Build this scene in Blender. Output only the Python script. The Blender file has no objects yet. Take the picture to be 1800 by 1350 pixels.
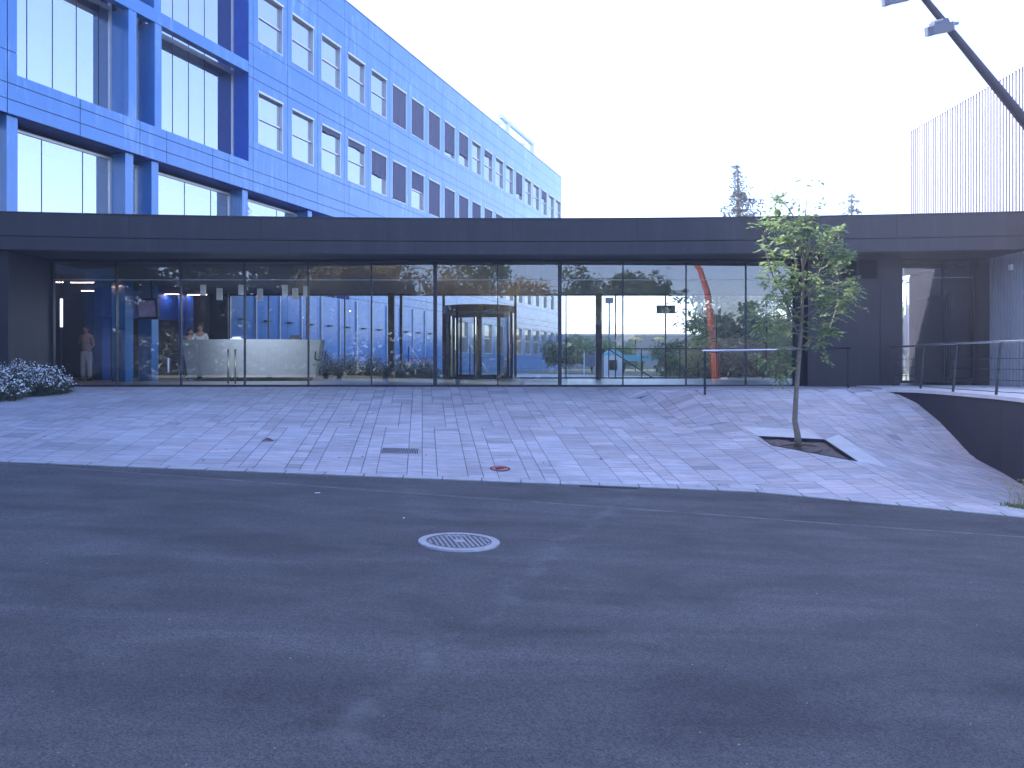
import bpy, bmesh, math, random
from mathutils import Vector, Matrix
random.seed(7)
R = math.radians
scene = bpy.context.scene
COL = scene.collection

# ---------------------------------------------------------------- camera, sky, sun, exposure
EYE = 1.6
FOC = 1400.0            # focal length in pixels of the 1800 px wide photograph
HZ = 635.0
cam_d = bpy.data.cameras.new("camera"); cam = bpy.data.objects.new("camera", cam_d); COL.objects.link(cam)
cam.location = (0, 0, EYE); cam.rotation_euler = (R(90), 0, 0)
cam_d.sensor_width = 36; cam_d.lens = 28.0; cam_d.shift_y = -40/1800
cam_d.clip_start = 0.05; cam_d.clip_end = 3000
scene.camera = cam

SUN_AZ, SUN_EL = -60.0, 38.5      # azimuth from +Y (negative = left), elevation
world = bpy.data.worlds.new("World"); scene.world = world; world.use_nodes = True
wn = world.node_tree.nodes; wl = world.node_tree.links
bg = wn["Background"]
sky = wn.new("ShaderNodeTexSky"); sky.sky_type = 'NISHITA'; sky.sun_disc = False
sky.sun_elevation = R(SUN_EL); sky.sun_rotation = R(SUN_AZ)
sky.air_density = 1.0; sky.dust_density = 1.6; sky.ozone_density = 1.6
wl.new(sky.outputs[0], bg.inputs[0]); bg.inputs[1].default_value = 0.14
sd = bpy.data.lights.new("sun", 'SUN'); sun = bpy.data.objects.new("sun", sd); COL.objects.link(sun)
sd.energy = 3.6; sd.angle = R(0.5); sd.color = (1.0, 0.95, 0.87)
S = Vector((math.sin(R(SUN_AZ))*math.cos(R(SUN_EL)), math.cos(R(SUN_AZ))*math.cos(R(SUN_EL)), math.sin(R(SUN_EL))))
sun.rotation_euler = (-S).to_track_quat('-Z', 'Y').to_euler()
scene.view_settings.view_transform = 'Standard'; scene.view_settings.look = 'None'
scene.view_settings.gamma = 1.0; scene.view_settings.exposure = 2.12
scene.view_settings.use_white_balance = True
scene.view_settings.white_balance_temperature = 5650
scene.view_settings.white_balance_tint = 26
scene.cycles.transparent_max_bounces = 24
scene.cycles.max_bounces = 8
scene.cycles.glossy_bounces = 5
scene.cycles.caustics_reflective = False; scene.cycles.caustics_refractive = False

# ---------------------------------------------------------------- materials
def srgb(r, g, b):
    f = lambda c: (c/255/12.92) if c/255 <= .04045 else ((c/255+.055)/1.055)**2.4
    return (f(r), f(g), f(b), 1)

def mat(name, col, rough=.6, metal=0.0, var=.12, scale=3.0, bump=0.0, bscale=60., spec=.5, detail=5.0, col2=None, stretch=None, emit=None, estr=0, trans=0):
    m = bpy.data.materials.new(name); m.use_nodes = True
    n = m.node_tree.nodes; l = m.node_tree.links; p = n["Principled BSDF"]
    if len(col) == 3: col = (*col, 1)
    p.inputs["Roughness"].default_value = rough; p.inputs["Metallic"].default_value = metal
    p.inputs["Specular IOR Level"].default_value = spec
    tc = n.new("ShaderNodeTexCoord"); mp = n.new("ShaderNodeMapping"); l.new(tc.outputs["Object"], mp.inputs[0])
    if stretch: mp.inputs["Scale"].default_value = stretch
    if var > 0 or col2:
        nz = n.new("ShaderNodeTexNoise"); nz.inputs["Scale"].default_value = scale; nz.inputs["Detail"].default_value = detail
        nz.inputs["Roughness"].default_value = .6
        l.new(mp.outputs[0], nz.inputs["Vector"])
        mr = n.new("ShaderNodeMapRange"); mr.inputs[1].default_value = .3; mr.inputs[2].default_value = .7
        l.new(nz.outputs["Fac"], mr.inputs[0])
        mx = n.new("ShaderNodeMix"); mx.data_type = 'RGBA'
        mx.inputs[6].default_value = tuple(c*(1-var) for c in col[:3])+(1,)
        mx.inputs[7].default_value = (col2 if col2 else tuple(min(1, c*(1+var)) for c in col[:3])+(1,))[:4]
        l.new(mr.outputs[0], mx.inputs[0]); l.new(mx.outputs[2], p.inputs["Base Color"])
    else:
        p.inputs["Base Color"].default_value = col
    if bump > 0:
        nb = n.new("ShaderNodeTexNoise"); nb.inputs["Scale"].default_value = bscale; nb.inputs["Detail"].default_value = 4
        l.new(mp.outputs[0], nb.inputs["Vector"])
        b = n.new("ShaderNodeBump"); b.inputs["Strength"].default_value = bump; b.inputs["Distance"].default_value = .01
        l.new(nb.outputs["Fac"], b.inputs["Height"]); l.new(b.outputs[0], p.inputs["Normal"])
    if emit:
        p.inputs["Emission Color"].default_value = (*emit[:3], 1); p.inputs["Emission Strength"].default_value = estr
    if trans:
        p.inputs["Transmission Weight"].default_value = trans
    return m

def glass_mat(name, tint, ior, rough=0.0, wav=0.0):
    m = bpy.data.materials.new(name); m.use_nodes = True
    n = m.node_tree.nodes; l = m.node_tree.links; n.remove(n["Principled BSDF"])
    out = n["Material Output"]
    tr = n.new("ShaderNodeBsdfTransparent"); tr.inputs[0].default_value = (*tint, 1)
    gl = n.new("ShaderNodeBsdfGlossy"); gl.inputs["Roughness"].default_value = rough; gl.inputs[0].default_value = (.95, .97, 1, 1)
    fr = n.new("ShaderNodeFresnel"); fr.inputs[0].default_value = ior
    mx = n.new("ShaderNodeMixShader"); l.new(fr.outputs[0], mx.inputs[0]); l.new(tr.outputs[0], mx.inputs[1]); l.new(gl.outputs[0], mx.inputs[2])
    if wav > 0:
        tc = n.new("ShaderNodeTexCoord"); nz = n.new("ShaderNodeTexNoise"); nz.inputs["Scale"].default_value = .8; nz.inputs["Detail"].default_value = 1
        l.new(tc.outputs["Object"], nz.inputs["Vector"])
        b = n.new("ShaderNodeBump"); b.inputs["Strength"].default_value = wav; b.inputs["Distance"].default_value = .01
        l.new(nz.outputs["Fac"], b.inputs["Height"]); l.new(b.outputs[0], gl.inputs["Normal"]); l.new(b.outputs[0], fr.inputs["Normal"])
    l.new(mx.outputs[0], out.inputs[0])
    return m

def leaf_mat(name, c1, c2, transl=.35, scale=6.0):
    m = bpy.data.materials.new(name); m.use_nodes = True
    n = m.node_tree.nodes; l = m.node_tree.links; p = n["Principled BSDF"]
    p.inputs["Roughness"].default_value = .5
    geo = n.new("ShaderNodeNewGeometry"); oi = n.new("ShaderNodeObjectInfo")
    mx = n.new("ShaderNodeMix"); mx.data_type = 'RGBA'; mx.inputs[6].default_value = (*c1, 1); mx.inputs[7].default_value = (*c2, 1)
    l.new(geo.outputs["Random Per Island"], mx.inputs[0]); l.new(mx.outputs[2], p.inputs["Base Color"])
    t = n.new("ShaderNodeBsdfTranslucent"); hs = n.new("ShaderNodeHueSaturation"); hs.inputs["Value"].default_value = 1.5
    l.new(mx.outputs[2], hs.inputs["Color"]); l.new(hs.outputs[0], t.inputs[0])
    ms = n.new("ShaderNodeMixShader"); ms.inputs[0].default_value = transl
    l.new(p.outputs[0], ms.inputs[1]); l.new(t.outputs[0], ms.inputs[2]); l.new(ms.outputs[0], n["Material Output"].inputs[0])
    return m

def blue_cladding_mat():
    m = mat("blue_cladding", (.016, .17, .5), rough=.28, var=.08, scale=.8)
    n = m.node_tree.nodes; l = m.node_tree.links; p = n["Principled BSDF"]
    old = p.inputs["Base Color"].links[0].from_socket
    tc = n.new("ShaderNodeTexCoord")
    p.inputs['Coat Weight'].default_value = 1.0; p.inputs['Coat Roughness'].default_value = .14; p.inputs['Coat IOR'].default_value = 1.55
    # vertical rain streaks
    mp = n.new("ShaderNodeMapping"); mp.inputs["Scale"].default_value = (2.2, 2.2, .35); l.new(tc.outputs["Object"], mp.inputs[0])
    nz = n.new("ShaderNodeTexNoise"); nz.inputs["Scale"].default_value = 1.6; nz.inputs["Detail"].default_value = 8; nz.inputs["Roughness"].default_value = .7
    nz.inputs["Distortion"].default_value = .6
    l.new(mp.outputs[0], nz.inputs["Vector"])
    mr = n.new("ShaderNodeMapRange"); mr.inputs[1].default_value = .47; mr.inputs[2].default_value = .75; mr.inputs[4].default_value = .8; l.new(nz.outputs["Fac"], mr.inputs[0])
    # chalky patches
    n2 = n.new("ShaderNodeTexNoise"); n2.inputs["Scale"].default_value = .55; n2.inputs["Detail"].default_value = 3; l.new(tc.outputs["Object"], n2.inputs["Vector"])
    m2 = n.new("ShaderNodeMapRange"); m2.inputs[1].default_value = .42; m2.inputs[2].default_value = .68; l.new(n2.outputs["Fac"], m2.inputs[0])
    mu = n.new("ShaderNodeMath"); mu.operation = 'MULTIPLY_ADD'; l.new(mr.outputs[0], mu.inputs[0]); l.new(m2.outputs[0], mu.inputs[1]); mu.inputs[2].default_value = 0.05
    mx = n.new("ShaderNodeMix"); mx.data_type = 'RGBA'; l.new(mu.outputs[0], mx.inputs[0]); l.new(old, mx.inputs[6]); mx.inputs[7].default_value = (.32, .5, .78, 1)
    l.new(mx.outputs[2], p.inputs["Base Color"])
    return m

def asphalt_mat():
    m = bpy.data.materials.new("asphalt"); m.use_nodes = True
    n = m.node_tree.nodes; l = m.node_tree.links; p = n["Principled BSDF"]; p.inputs["Roughness"].default_value = .85
    tc = n.new("ShaderNodeTexCoord")
    def noise(scale, det, rough, st=None, dist=0):
        nz = n.new("ShaderNodeTexNoise"); nz.inputs["Scale"].default_value = scale; nz.inputs["Detail"].default_value = det; nz.inputs["Roughness"].default_value = rough
        nz.inputs["Distortion"].default_value = dist
        if st:
            mp = n.new("ShaderNodeMapping"); mp.inputs["Scale"].default_value = st; mp.inputs["Rotation"].default_value = (0, 0, R(10)); l.new(tc.outputs["Object"], mp.inputs[0]); l.new(mp.outputs[0], nz.inputs["Vector"])
        else: l.new(tc.outputs["Object"], nz.inputs["Vector"])
        return nz.outputs["Fac"]
    def rng(s, a, b, c, d):
        r = n.new("ShaderNodeMapRange"); r.inputs[1].default_value = a; r.inputs[2].default_value = b; r.inputs[3].default_value = c; r.inputs[4].default_value = d; l.new(s, r.inputs[0]); return r.outputs[0]
    def mul(a, b):
        r = n.new("ShaderNodeMath"); r.operation = 'MULTIPLY'; l.new(a, r.inputs[0]); l.new(b, r.inputs[1]); return r.outputs[0]
    big = rng(noise(.9, 5, .6, (1, 1.6, 1), .8), .3, .7, .68, 1.34)
    streak = rng(noise(1.0, 5, .6, (.22, 1.9, 1), .5), .3, .7, .74, 1.26)
    vo = n.new("ShaderNodeTexVoronoi"); vo.inputs["Scale"].default_value = 120; l.new(tc.outputs["Object"], vo.inputs["Vector"])
    ag = n.new("ShaderNodeSeparateColor"); l.new(vo.outputs["Color"], ag.inputs[0])
    agg = rng(ag.outputs[0], 0, 1, .52, 1.48)
    fine = rng(noise(260, 2, .6), .3, .7, .75, 1.25)
    tot = mul(mul(mul(big, streak), agg), fine)
    # construction seam across the road: a pale band with worn edges
    sx = n.new("ShaderNodeSeparateXYZ"); l.new(tc.outputs["Object"], sx.inputs[0])
    a = n.new("ShaderNodeMath"); a.operation = 'MULTIPLY_ADD'; l.new(sx.outputs[0], a.inputs[0]); a.inputs[1].default_value = .187; l.new(sx.outputs[1], a.inputs[2])
    b = n.new("ShaderNodeMath"); b.operation = 'MULTIPLY_ADD'; l.new(noise(.4, 2, .5), b.inputs[0]); b.inputs[1].default_value = .12; l.new(a.outputs[0], b.inputs[2])
    c = n.new("ShaderNodeMath"); c.operation = 'SUBTRACT'; l.new(b.outputs[0], c.inputs[0]); c.inputs[1].default_value = 9.23
    d = n.new("ShaderNodeMath"); d.operation = 'ABSOLUTE'; l.new(c.outputs[0], d.inputs[0])
    line = mul(rng(d.outputs[0], .012, .05, 1, 0), rng(noise(3, 5, .7), .42, .6, .25, 1))
    mx = n.new("ShaderNodeMix"); mx.data_type = 'RGBA'; mx.inputs[6].default_value = (0, 0, 0, 1)
    v = n.new("ShaderNodeVectorMath"); v.operation = 'SCALE'; v.inputs[0].default_value = (.057, .055, .056); l.new(tot, v.inputs[3])
    mx2 = n.new("ShaderNodeMix"); mx2.data_type = 'RGBA'; l.new(v.outputs[0], mx2.inputs[6]); mx2.inputs[7].default_value = (.17, .17, .17, 1)
    hm = n.new("ShaderNodeMath"); hm.operation = 'MULTIPLY'; l.new(line, hm.inputs[0]); hm.inputs[1].default_value = .7
    c2 = n.new("ShaderNodeMath"); c2.operation = 'MULTIPLY_ADD'; l.new(sx.outputs[1], c2.inputs[0]); c2.inputs[1].default_value = -.33; l.new(sx.outputs[0], c2.inputs[2])
    c3 = n.new("ShaderNodeMath"); c3.operation = 'MULTIPLY_ADD'; l.new(noise(1.1, 5, .65), c3.inputs[0]); c3.inputs[1].default_value = .9; l.new(c2.outputs[0], c3.inputs[2])
    c4 = n.new("ShaderNodeMath"); c4.operation = 'ADD'; l.new(c3.outputs[0], c4.inputs[0]); c4.inputs[1].default_value = 1.38
    c5 = n.new("ShaderNodeMath"); c5.operation = 'ABSOLUTE'; l.new(c4.outputs[0], c5.inputs[0])
    line2 = mul(rng(c5.outputs[0], .01, .14, .34, 0), rng(noise(2.3, 6, .7), .45, .62, .0, 1))
    # chalky scuffs
    sc = rng(noise(1.7, 7, .75, None, 1.5), .63, .74, 0, .35)
    ad = n.new("ShaderNodeMath"); ad.operation = 'MAXIMUM'; l.new(hm.outputs[0], ad.inputs[0]); l.new(sc, ad.inputs[1])
    ad1 = ad; ad = n.new('ShaderNodeMath'); ad.operation = 'MAXIMUM'; l.new(ad1.outputs[0], ad.inputs[0]); l.new(line2, ad.inputs[1])
    l.new(ad.outputs[0], mx2.inputs[0]); l.new(mx2.outputs[2], p.inputs["Base Color"])
    bp = n.new("ShaderNodeBump"); bp.inputs["Strength"].default_value = .8; bp.inputs["Distance"].default_value = .004; l.new(vo.outputs["Distance"], bp.inputs["Height"]); l.new(bp.outputs[0], p.inputs["Normal"])
    return m

def paver_mat():
    m = bpy.data.materials.new("paving_stone"); m.use_nodes = True
    n = m.node_tree.nodes; l = m.node_tree.links; p = n["Principled BSDF"]; p.inputs["Roughness"].default_value = .75
    at = n.new("ShaderNodeAttribute"); at.attribute_name = "tint"
    tc = n.new("ShaderNodeTexCoord"); mp = n.new("ShaderNodeMapping"); mp.inputs["Scale"].default_value = (1.2, 7, 1); l.new(tc.outputs["Object"], mp.inputs[0])
    nz = n.new("ShaderNodeTexNoise"); nz.inputs["Scale"].default_value = 2.2; nz.inputs["Detail"].default_value = 6; nz.inputs["Roughness"].default_value = .65; l.new(mp.outputs[0], nz.inputs["Vector"])
    mr = n.new("ShaderNodeMapRange"); mr.inputs[1].default_value = .3; mr.inputs[2].default_value = .7; mr.inputs[3].default_value = .78; mr.inputs[4].default_value = 1.2; l.new(nz.outputs["Fac"], mr.inputs[0])
    n3 = n.new("ShaderNodeTexNoise"); n3.inputs["Scale"].default_value = 90; n3.inputs["Detail"].default_value = 3; l.new(tc.outputs["Object"], n3.inputs["Vector"])
    m3 = n.new("ShaderNodeMapRange"); m3.inputs[1].default_value = .3; m3.inputs[2].default_value = .7; m3.inputs[3].default_value = .9; m3.inputs[4].default_value = 1.1; l.new(n3.outputs["Fac"], m3.inputs[0])
    n4 = n.new("ShaderNodeTexNoise"); n4.inputs["Scale"].default_value = .5; n4.inputs["Detail"].default_value = 6; l.new(tc.outputs["Object"], n4.inputs["Vector"])
    m4 = n.new("ShaderNodeMapRange"); m4.inputs[1].default_value = .35; m4.inputs[2].default_value = .65; m4.inputs[3].default_value = .88; m4.inputs[4].default_value = 1.12; l.new(n4.outputs["Fac"], m4.inputs[0])
    mu = n.new("ShaderNodeMath"); mu.operation = 'MULTIPLY'; l.new(mr.outputs[0], mu.inputs[0]); l.new(m3.outputs[0], mu.inputs[1])
    mu2 = n.new("ShaderNodeMath"); mu2.operation = 'MULTIPLY'; l.new(mu.outputs[0], mu2.inputs[0]); l.new(m4.outputs[0], mu2.inputs[1])
    v = n.new("ShaderNodeVectorMath"); v.operation = 'SCALE'; l.new(at.outputs["Color"], v.inputs[0]); l.new(mu2.outputs[0], v.inputs[3])
    l.new(v.outputs[0], p.inputs["Base Color"])
    b = n.new("ShaderNodeBump"); b.inputs["Strength"].default_value = .3; b.inputs["Distance"].default_value = .004; l.new(n3.outputs["Fac"], b.inputs["Height"]); l.new(b.outputs[0], p.inputs["Normal"])
    return m

M = {}
M['blue'] = blue_cladding_mat()
M['blue_deep'] = mat("blue_paint_deep", (.035, .12, .55), rough=.45, var=.08)
M['blue_shade'] = mat('blue_wall_shaded', (.03, .07, .18), rough=.5, var=.2, scale=1.5)  # building blue made darker and greyer to hold shade and dark reflections
M['joint'] = mat("dark_joint", (.015, .03, .09), rough=.9, var=0)
M['char'] = mat("charcoal_panel", (.021, .019, .024), rough=.5, var=.1, scale=1.2, bump=.15, bscale=150)
def weather(m, col, lo=.5, hi=.72, amt=.5, st=(3, 3, .3)):
    n = m.node_tree.nodes; l = m.node_tree.links; p = n["Principled BSDF"]; old = p.inputs["Base Color"].links[0].from_socket
    tc = n.new("ShaderNodeTexCoord"); mp = n.new("ShaderNodeMapping"); mp.inputs["Scale"].default_value = st; l.new(tc.outputs["Object"], mp.inputs[0])
    nz = n.new("ShaderNodeTexNoise"); nz.inputs["Scale"].default_value = 1.3; nz.inputs["Detail"].default_value = 9; nz.inputs["Roughness"].default_value = .75; l.new(mp.outputs[0], nz.inputs["Vector"])
    mr = n.new("ShaderNodeMapRange"); mr.inputs[1].default_value = lo; mr.inputs[2].default_value = hi; mr.inputs[4].default_value = amt; l.new(nz.outputs["Fac"], mr.inputs[0])
    mx = n.new("ShaderNodeMix"); mx.data_type = 'RGBA'; l.new(mr.outputs[0], mx.inputs[0]); l.new(old, mx.inputs[6]); mx.inputs[7].default_value = (*col, 1); l.new(mx.outputs[2], p.inputs["Base Color"])
weather(M['char'], (.06, .057, .065), .5, .78, .6)
M['char_joint'] = mat("charcoal_joint", (.008, .008, .01), rough=.9, var=0)
M['soffit'] = mat("soffit_panel", (.03, .03, .035), rough=.6, var=.1)
M['retain'] = mat("dark_render", (.018, .018, .027), rough=.8, var=.2, scale=2, bump=.2)
M['frame'] = mat("dark_aluminium", (.035, .035, .045), rough=.4, metal=.3, var=.05)
M['alu'] = mat("aluminium_frame", (.62, .6, .6), rough=.35, metal=.6, var=.05)
M['ceil'] = mat("lobby_ceiling", (.06, .06, .065), rough=.8, var=.08)
M['floor_in'] = mat("lobby_floor", (.2, .2, .19), rough=.35, var=.1, scale=2)
M['wall_in'] = mat("lobby_wall_dark", (.03, .03, .035), rough=.8, var=.1)
M['white_in'] = mat("white_plaster", (.72, .72, .7), rough=.8, var=.04)
M['desk'] = mat("white_desk_laminate", (.72, .76, .76), rough=.3, var=.03)
M['glass'] = glass_mat("clear_glass", (.93, .97, .95), 1.5, 0.0, .008)
M['glass_front'] = glass_mat("lobby_glass", (.9, .95, .94), 2.15, 0.0, .012)
M['glass_coat'] = glass_mat("coated_glass", (.85, .92, .95), 7.0, 0.0, .03)
M['blind'] = mat("pale_roller_blind", (.86, .87, .88), rough=.9, var=.04)
M['screen'] = mat("purple_grey_screen_fabric", (.13, .125, .19), rough=.9, var=.12, scale=4, stretch=(4, 4, .4))
M['white_box'] = mat("white_blind_box", (.8, .8, .8), rough=.5, var=.04)
M['asphalt'] = asphalt_mat()
M['paver'] = paver_mat()
M['bedding'] = mat("joint_sand", (.13, .13, .14), rough=.95, var=.2, scale=20)
M['kerb'] = mat("kerb_concrete", (.36, .36, .36), rough=.85, var=.15, scale=6, bump=.2)
M['conc'] = mat("pale_concrete", (.5, .5, .49), rough=.85, var=.12, scale=3, bump=.2)
M['soil'] = mat("dry_soil", (.13, .1, .08), rough=.95, var=.4, scale=14, bump=1, bscale=30)
M['ground'] = mat("dry_grass_ground", (.2, .2, .1), rough=.95, var=.35, scale=.6)
M['corr'] = mat("corrugated_metal", (.4, .41, .43), rough=.45, var=.04)
M['corr_shade'] = mat("corrugated_recess_shade", (.16, .165, .2), rough=.55, var=.04)  # same metal coloured darker to hold the shade between the ribs
M['steel'] = mat("stainless_steel", (.62, .62, .64), rough=.25, metal=1, var=.03)
M['dsteel'] = mat("painted_dark_steel", (.018, .02, .03), rough=.45, metal=.3, var=.08)
M['brass'] = mat("brass", (.62, .47, .24), rough=.3, metal=.9, var=.05)
M['iron'] = mat("cast_iron", (.05, .05, .06), rough=.5, metal=.5, var=.2, scale=30)
M['ironring'] = mat("worn_iron_ring", (.33, .33, .34), rough=.45, metal=.4, var=.2, scale=14)
M['redcover'] = mat("red_painted_iron", (.38, .1, .08), rough=.6, var=.35, scale=30)
M['mast'] = mat("dark_mast_paint", (.045, .035, .05), rough=.5, metal=.2, var=.1)
M['rust'] = mat("orange_painted_steel", (.5, .11, .04), rough=.55, var=.12)
M['lamp_house'] = mat("lamp_housing", (.16, .18, .24), rough=.4, metal=.4, var=.05)
M['lens'] = mat("lamp_lens", (.35, .4, .48), rough=.15, var=.02)
M['bark'] = mat("young_bark", (.2, .165, .12), rough=.85, var=.25, scale=18, bump=.6, bscale=60)
M['bark2'] = mat("dark_bark", (.09, .07, .05), rough=.9, var=.25, scale=10, bump=.6)
M['leaf'] = leaf_mat("young_leaf", (.1, .16, .05), (.24, .31, .12), .45)
M['leaf_dk'] = leaf_mat("conifer_needles", (.02, .045, .022), (.05, .085, .035), .15)
M['leaf_mid'] = leaf_mat("cedar_foliage", (.07, .11, .035), (.22, .25, .09), .45)
M['leaf_lt'] = leaf_mat("bush_leaf", (.12, .2, .05), (.28, .36, .12), .55)
M['leaf_br'] = leaf_mat("brown_autumn_leaf", (.3, .25, .1), (.55, .46, .22), .35)
M['leaf_yl'] = leaf_mat("yellow_grass", (.3, .28, .1), (.4, .36, .14), .5)
M['leaf_red'] = leaf_mat("reddish_bush_leaf", (.18, .13, .08), (.28, .2, .13), .45)
M['shrub_leaf'] = leaf_mat("shrub_leaf", (.05, .075, .045), (.1, .13, .09), .25)
M['petal'] = mat("white_petal", (.8, .8, .8), rough=.7, var=.05)
M['led'] = mat("warm_led", (.8, .6, .5), var=0, emit=(1, .62, .45), estr=7)
M['led_w'] = mat("white_led", (.9, .9, .9), var=0, emit=(.85, .85, 1), estr=.55)
M['pend'] = mat("white_pendant", (.6, .66, .68), rough=.4, var=.03, emit=(.7, .85, .95), estr=.04)
M['skin'] = mat("skin", (.45, .27, .19), rough=.5, var=.06)
M['hair'] = mat("dark_hair", (.03, .022, .018), rough=.6, var=.2, scale=30)
M['trouser'] = mat("pale_trousers", (.62, .68, .68), rough=.85, var=.08)
M['blouse'] = mat("patterned_blouse", (.22, .18, .13), rough=.85, var=.0, scale=28, detail=2, col2=(.5, .42, .32, 1))
M['shirt'] = mat("white_shirt", (.75, .75, .74), rough=.8, var=.05)
M['darkcloth'] = mat("dark_cloth", (.03, .03, .035), rough=.9, var=.1)
M['shoe'] = mat("black_shoe", (.02, .02, .02), rough=.4, var=0)
M['turq'] = mat("turquoise_panel", (.25, .6, .68), rough=.6, var=.08)
M['farwall'] = mat("far_grey_wall", (.3, .3, .3), rough=.9, var=.1, scale=.6)
M['yellow'] = mat("yellow_canvas", (.65, .5, .12), rough=.8, var=.06)
M['orange'] = mat("orange_plastic", (.75, .12, .05), rough=.6, var=.05)
M['dleaf'] = mat("dead_leaf", (.09, .05, .04), rough=.9, var=.2, scale=40)
M['printing'] = mat("dark_lettering", (.02, .02, .03), rough=.6, var=0)

# ---------------------------------------------------------------- helpers
class MB:
    def __init__(s): s.v = []; s.f = []; s.mi = []; s.tint = None
    def quad(s, pts, mi=0):
        b = len(s.v); s.v += [tuple(p) for p in pts]; s.f.append(tuple(range(b, b+len(pts)))); s.mi.append(mi)
    def box(s, x0, x1, y0, y1, z0, z1, mi=0):
        if x0 > x1: x0, x1 = x1, x0
        if y0 > y1: y0, y1 = y1, y0
        if z0 > z1: z0, z1 = z1, z0
        b = len(s.v)
        s.v += [(x0, y0, z0), (x1, y0, z0), (x1, y1, z0), (x0, y1, z0), (x0, y0, z1), (x1, y0, z1), (x1, y1, z1), (x0, y1, z1)]
        for f in ((0, 3, 2, 1), (4, 5, 6, 7), (0, 1, 5, 4), (1, 2, 6, 5), (2, 3, 7, 6), (3, 0, 4, 7)):
            s.f.append(tuple(b+i for i in f)); s.mi.append(mi)
    def prism(s, poly, z0, z1, mi=0):
        n = len(poly); b = len(s.v)
        zz0 = z0 if callable(z0) else (lambda x, y: z0); zz1 = z1 if callable(z1) else (lambda x, y: z1)
        s.v += [(x, y, zz0(x, y)) for x, y in poly]+[(x, y, zz1(x, y)) for x, y in poly]
        s.f.append(tuple(b+i for i in reversed(range(n)))); s.mi.append(mi)
        s.f.append(tuple(b+n+i for i in range(n))); s.mi.append(mi)
        for i in range(n):
            j = (i+1) % n; s.f.append((b+i, b+j, b+n+j, b+n+i)); s.mi.append(mi)
    def tube(s, pts, rads, seg=8, mi=0, cap=True):
        pts = [Vector(p) for p in pts]
        if not hasattr(rads, '__len__'): rads = [rads]*len(pts)
        b = len(s.v); n = len(pts); up = Vector((0, 0, 1))
        t0 = (pts[1]-pts[0]).normalized()
        a = t0.cross(up)
        if a.length < .01: a = t0.cross(Vector((1, 0, 0)))
        a.normalize()
        for i, p in enumerate(pts):
            t = (pts[min(i+1, n-1)]-pts[max(i-1, 0)]).normalized()
            a = (a - t*a.dot(t)); a.normalize(); c = t.cross(a)
            for k in range(seg):
                an = 2*math.pi*k/seg
                q = p + (a*math.cos(an)+c*math.sin(an))*rads[i]; s.v.append(tuple(q))
        for i in range(n-1):
            for k in range(seg):
                k2 = (k+1) % seg
                s.f.append((b+i*seg+k, b+i*seg+k2, b+(i+1)*seg+k2, b+(i+1)*seg+k)); s.mi.append(mi)
        if cap:
            s.f.append(tuple(b+k for k in reversed(range(seg)))); s.mi.append(mi)
            s.f.append(tuple(b+(n-1)*seg+k for k in range(seg))); s.mi.append(mi)
    def build(s, name, mats, parent=None, smooth=False):
        me = bpy.data.meshes.new(name); me.from_pydata(s.v, [], s.f)
        if not isinstance(mats, (list, tuple)): mats = [mats]
        for m in mats: me.materials.append(M[m] if isinstance(m, str) else m)
        if len(mats) > 1: me.polygons.foreach_set('material_index', s.mi)
        if smooth: me.polygons.foreach_set('use_smooth', [True]*len(me.polygons))
        me.update()
        o = bpy.data.objects.new(name, me); COL.objects.link(o)
        if parent: o.parent = parent
        return o

def tag(o, label=None, cat=None, group=None, kind=None):
    if label: o['label'] = label
    if cat: o['category'] = cat
    if group: o['group'] = group
    if kind: o['kind'] = kind
    return o
def empty(name, loc=(0, 0, 0), rz=0, **k):
    o = bpy.data.objects.new(name, None); COL.objects.link(o); o.location = loc; o.rotation_euler = (0, 0, rz)
    o.empty_display_size = .2
    return tag(o, **k)
def copy_tree(o, parent=None):
    c = o.copy(); COL.objects.link(c)
    if parent: c.parent = parent
    for ch in list(o.children): copy_tree(ch, c)
    return c
def bevel(o, w=.01, seg=2):
    m = o.modifiers.new("bevel", 'BEVEL'); m.width = w; m.segments = seg; m.limit_method = 'ANGLE'; return o
def PX(px, Y): return (px-900)/FOC*Y
def PZ(py, Y): return EYE+(HZ-py)/FOC*Y

# ---------------------------------------------------------------- terrain heights
YK = 10.5      # kerb line
def yk(x): return YK-.41*max(0, min(x, 10)-3.2)
def road_z(x): return -.04*max(-14, min(14, x))
def sstep(a, b, x):
    t = max(0, min(1, (x-a)/(b-a))); return t*t*(3-2*t)
def pave_z(x, y):
    t = (y-yk(x))/(18.0-yk(x)); t = max(0, min(1, t))
    r = road_z(x)
    m = r*(1-t)+1.0*t - .17*sstep(0, 1.6, y-yk(x))*max(0, x-5.2)*max(0, 1-max(0, (y-15)/2))
    yc = 18.2 + (16.15-18.2)*sstep(1.6, 3.9, x)
    k = .28 + .17*sstep(5.6, 7.8, x)
    b = 1.02 - k*max(0, yc-y)
    if x > 6.8: b = max(b, 1.02-k*(16.0-13.2)-.05*(16-y)) if y < 13.2 else b
    d = .08
    h = max(0, min(1, .5+.5*(b-m)/d))*sstep(.8, 2.8, x)
    z = m*(1-h)+b*h+d*h*(1-h)*.5
    return min(z, 1.0+.02*sstep(2, 6, x))
def ray_pave(px, py):
    y = 8.0
    while y < 19:
        x = PX(px, y)
        if PZ(py, y) <= (pave_z(x, y) if y > yk(x) else road_z(x)): return x, y
        y += .01
    return PX(px, 18.5), 18.5

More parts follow.
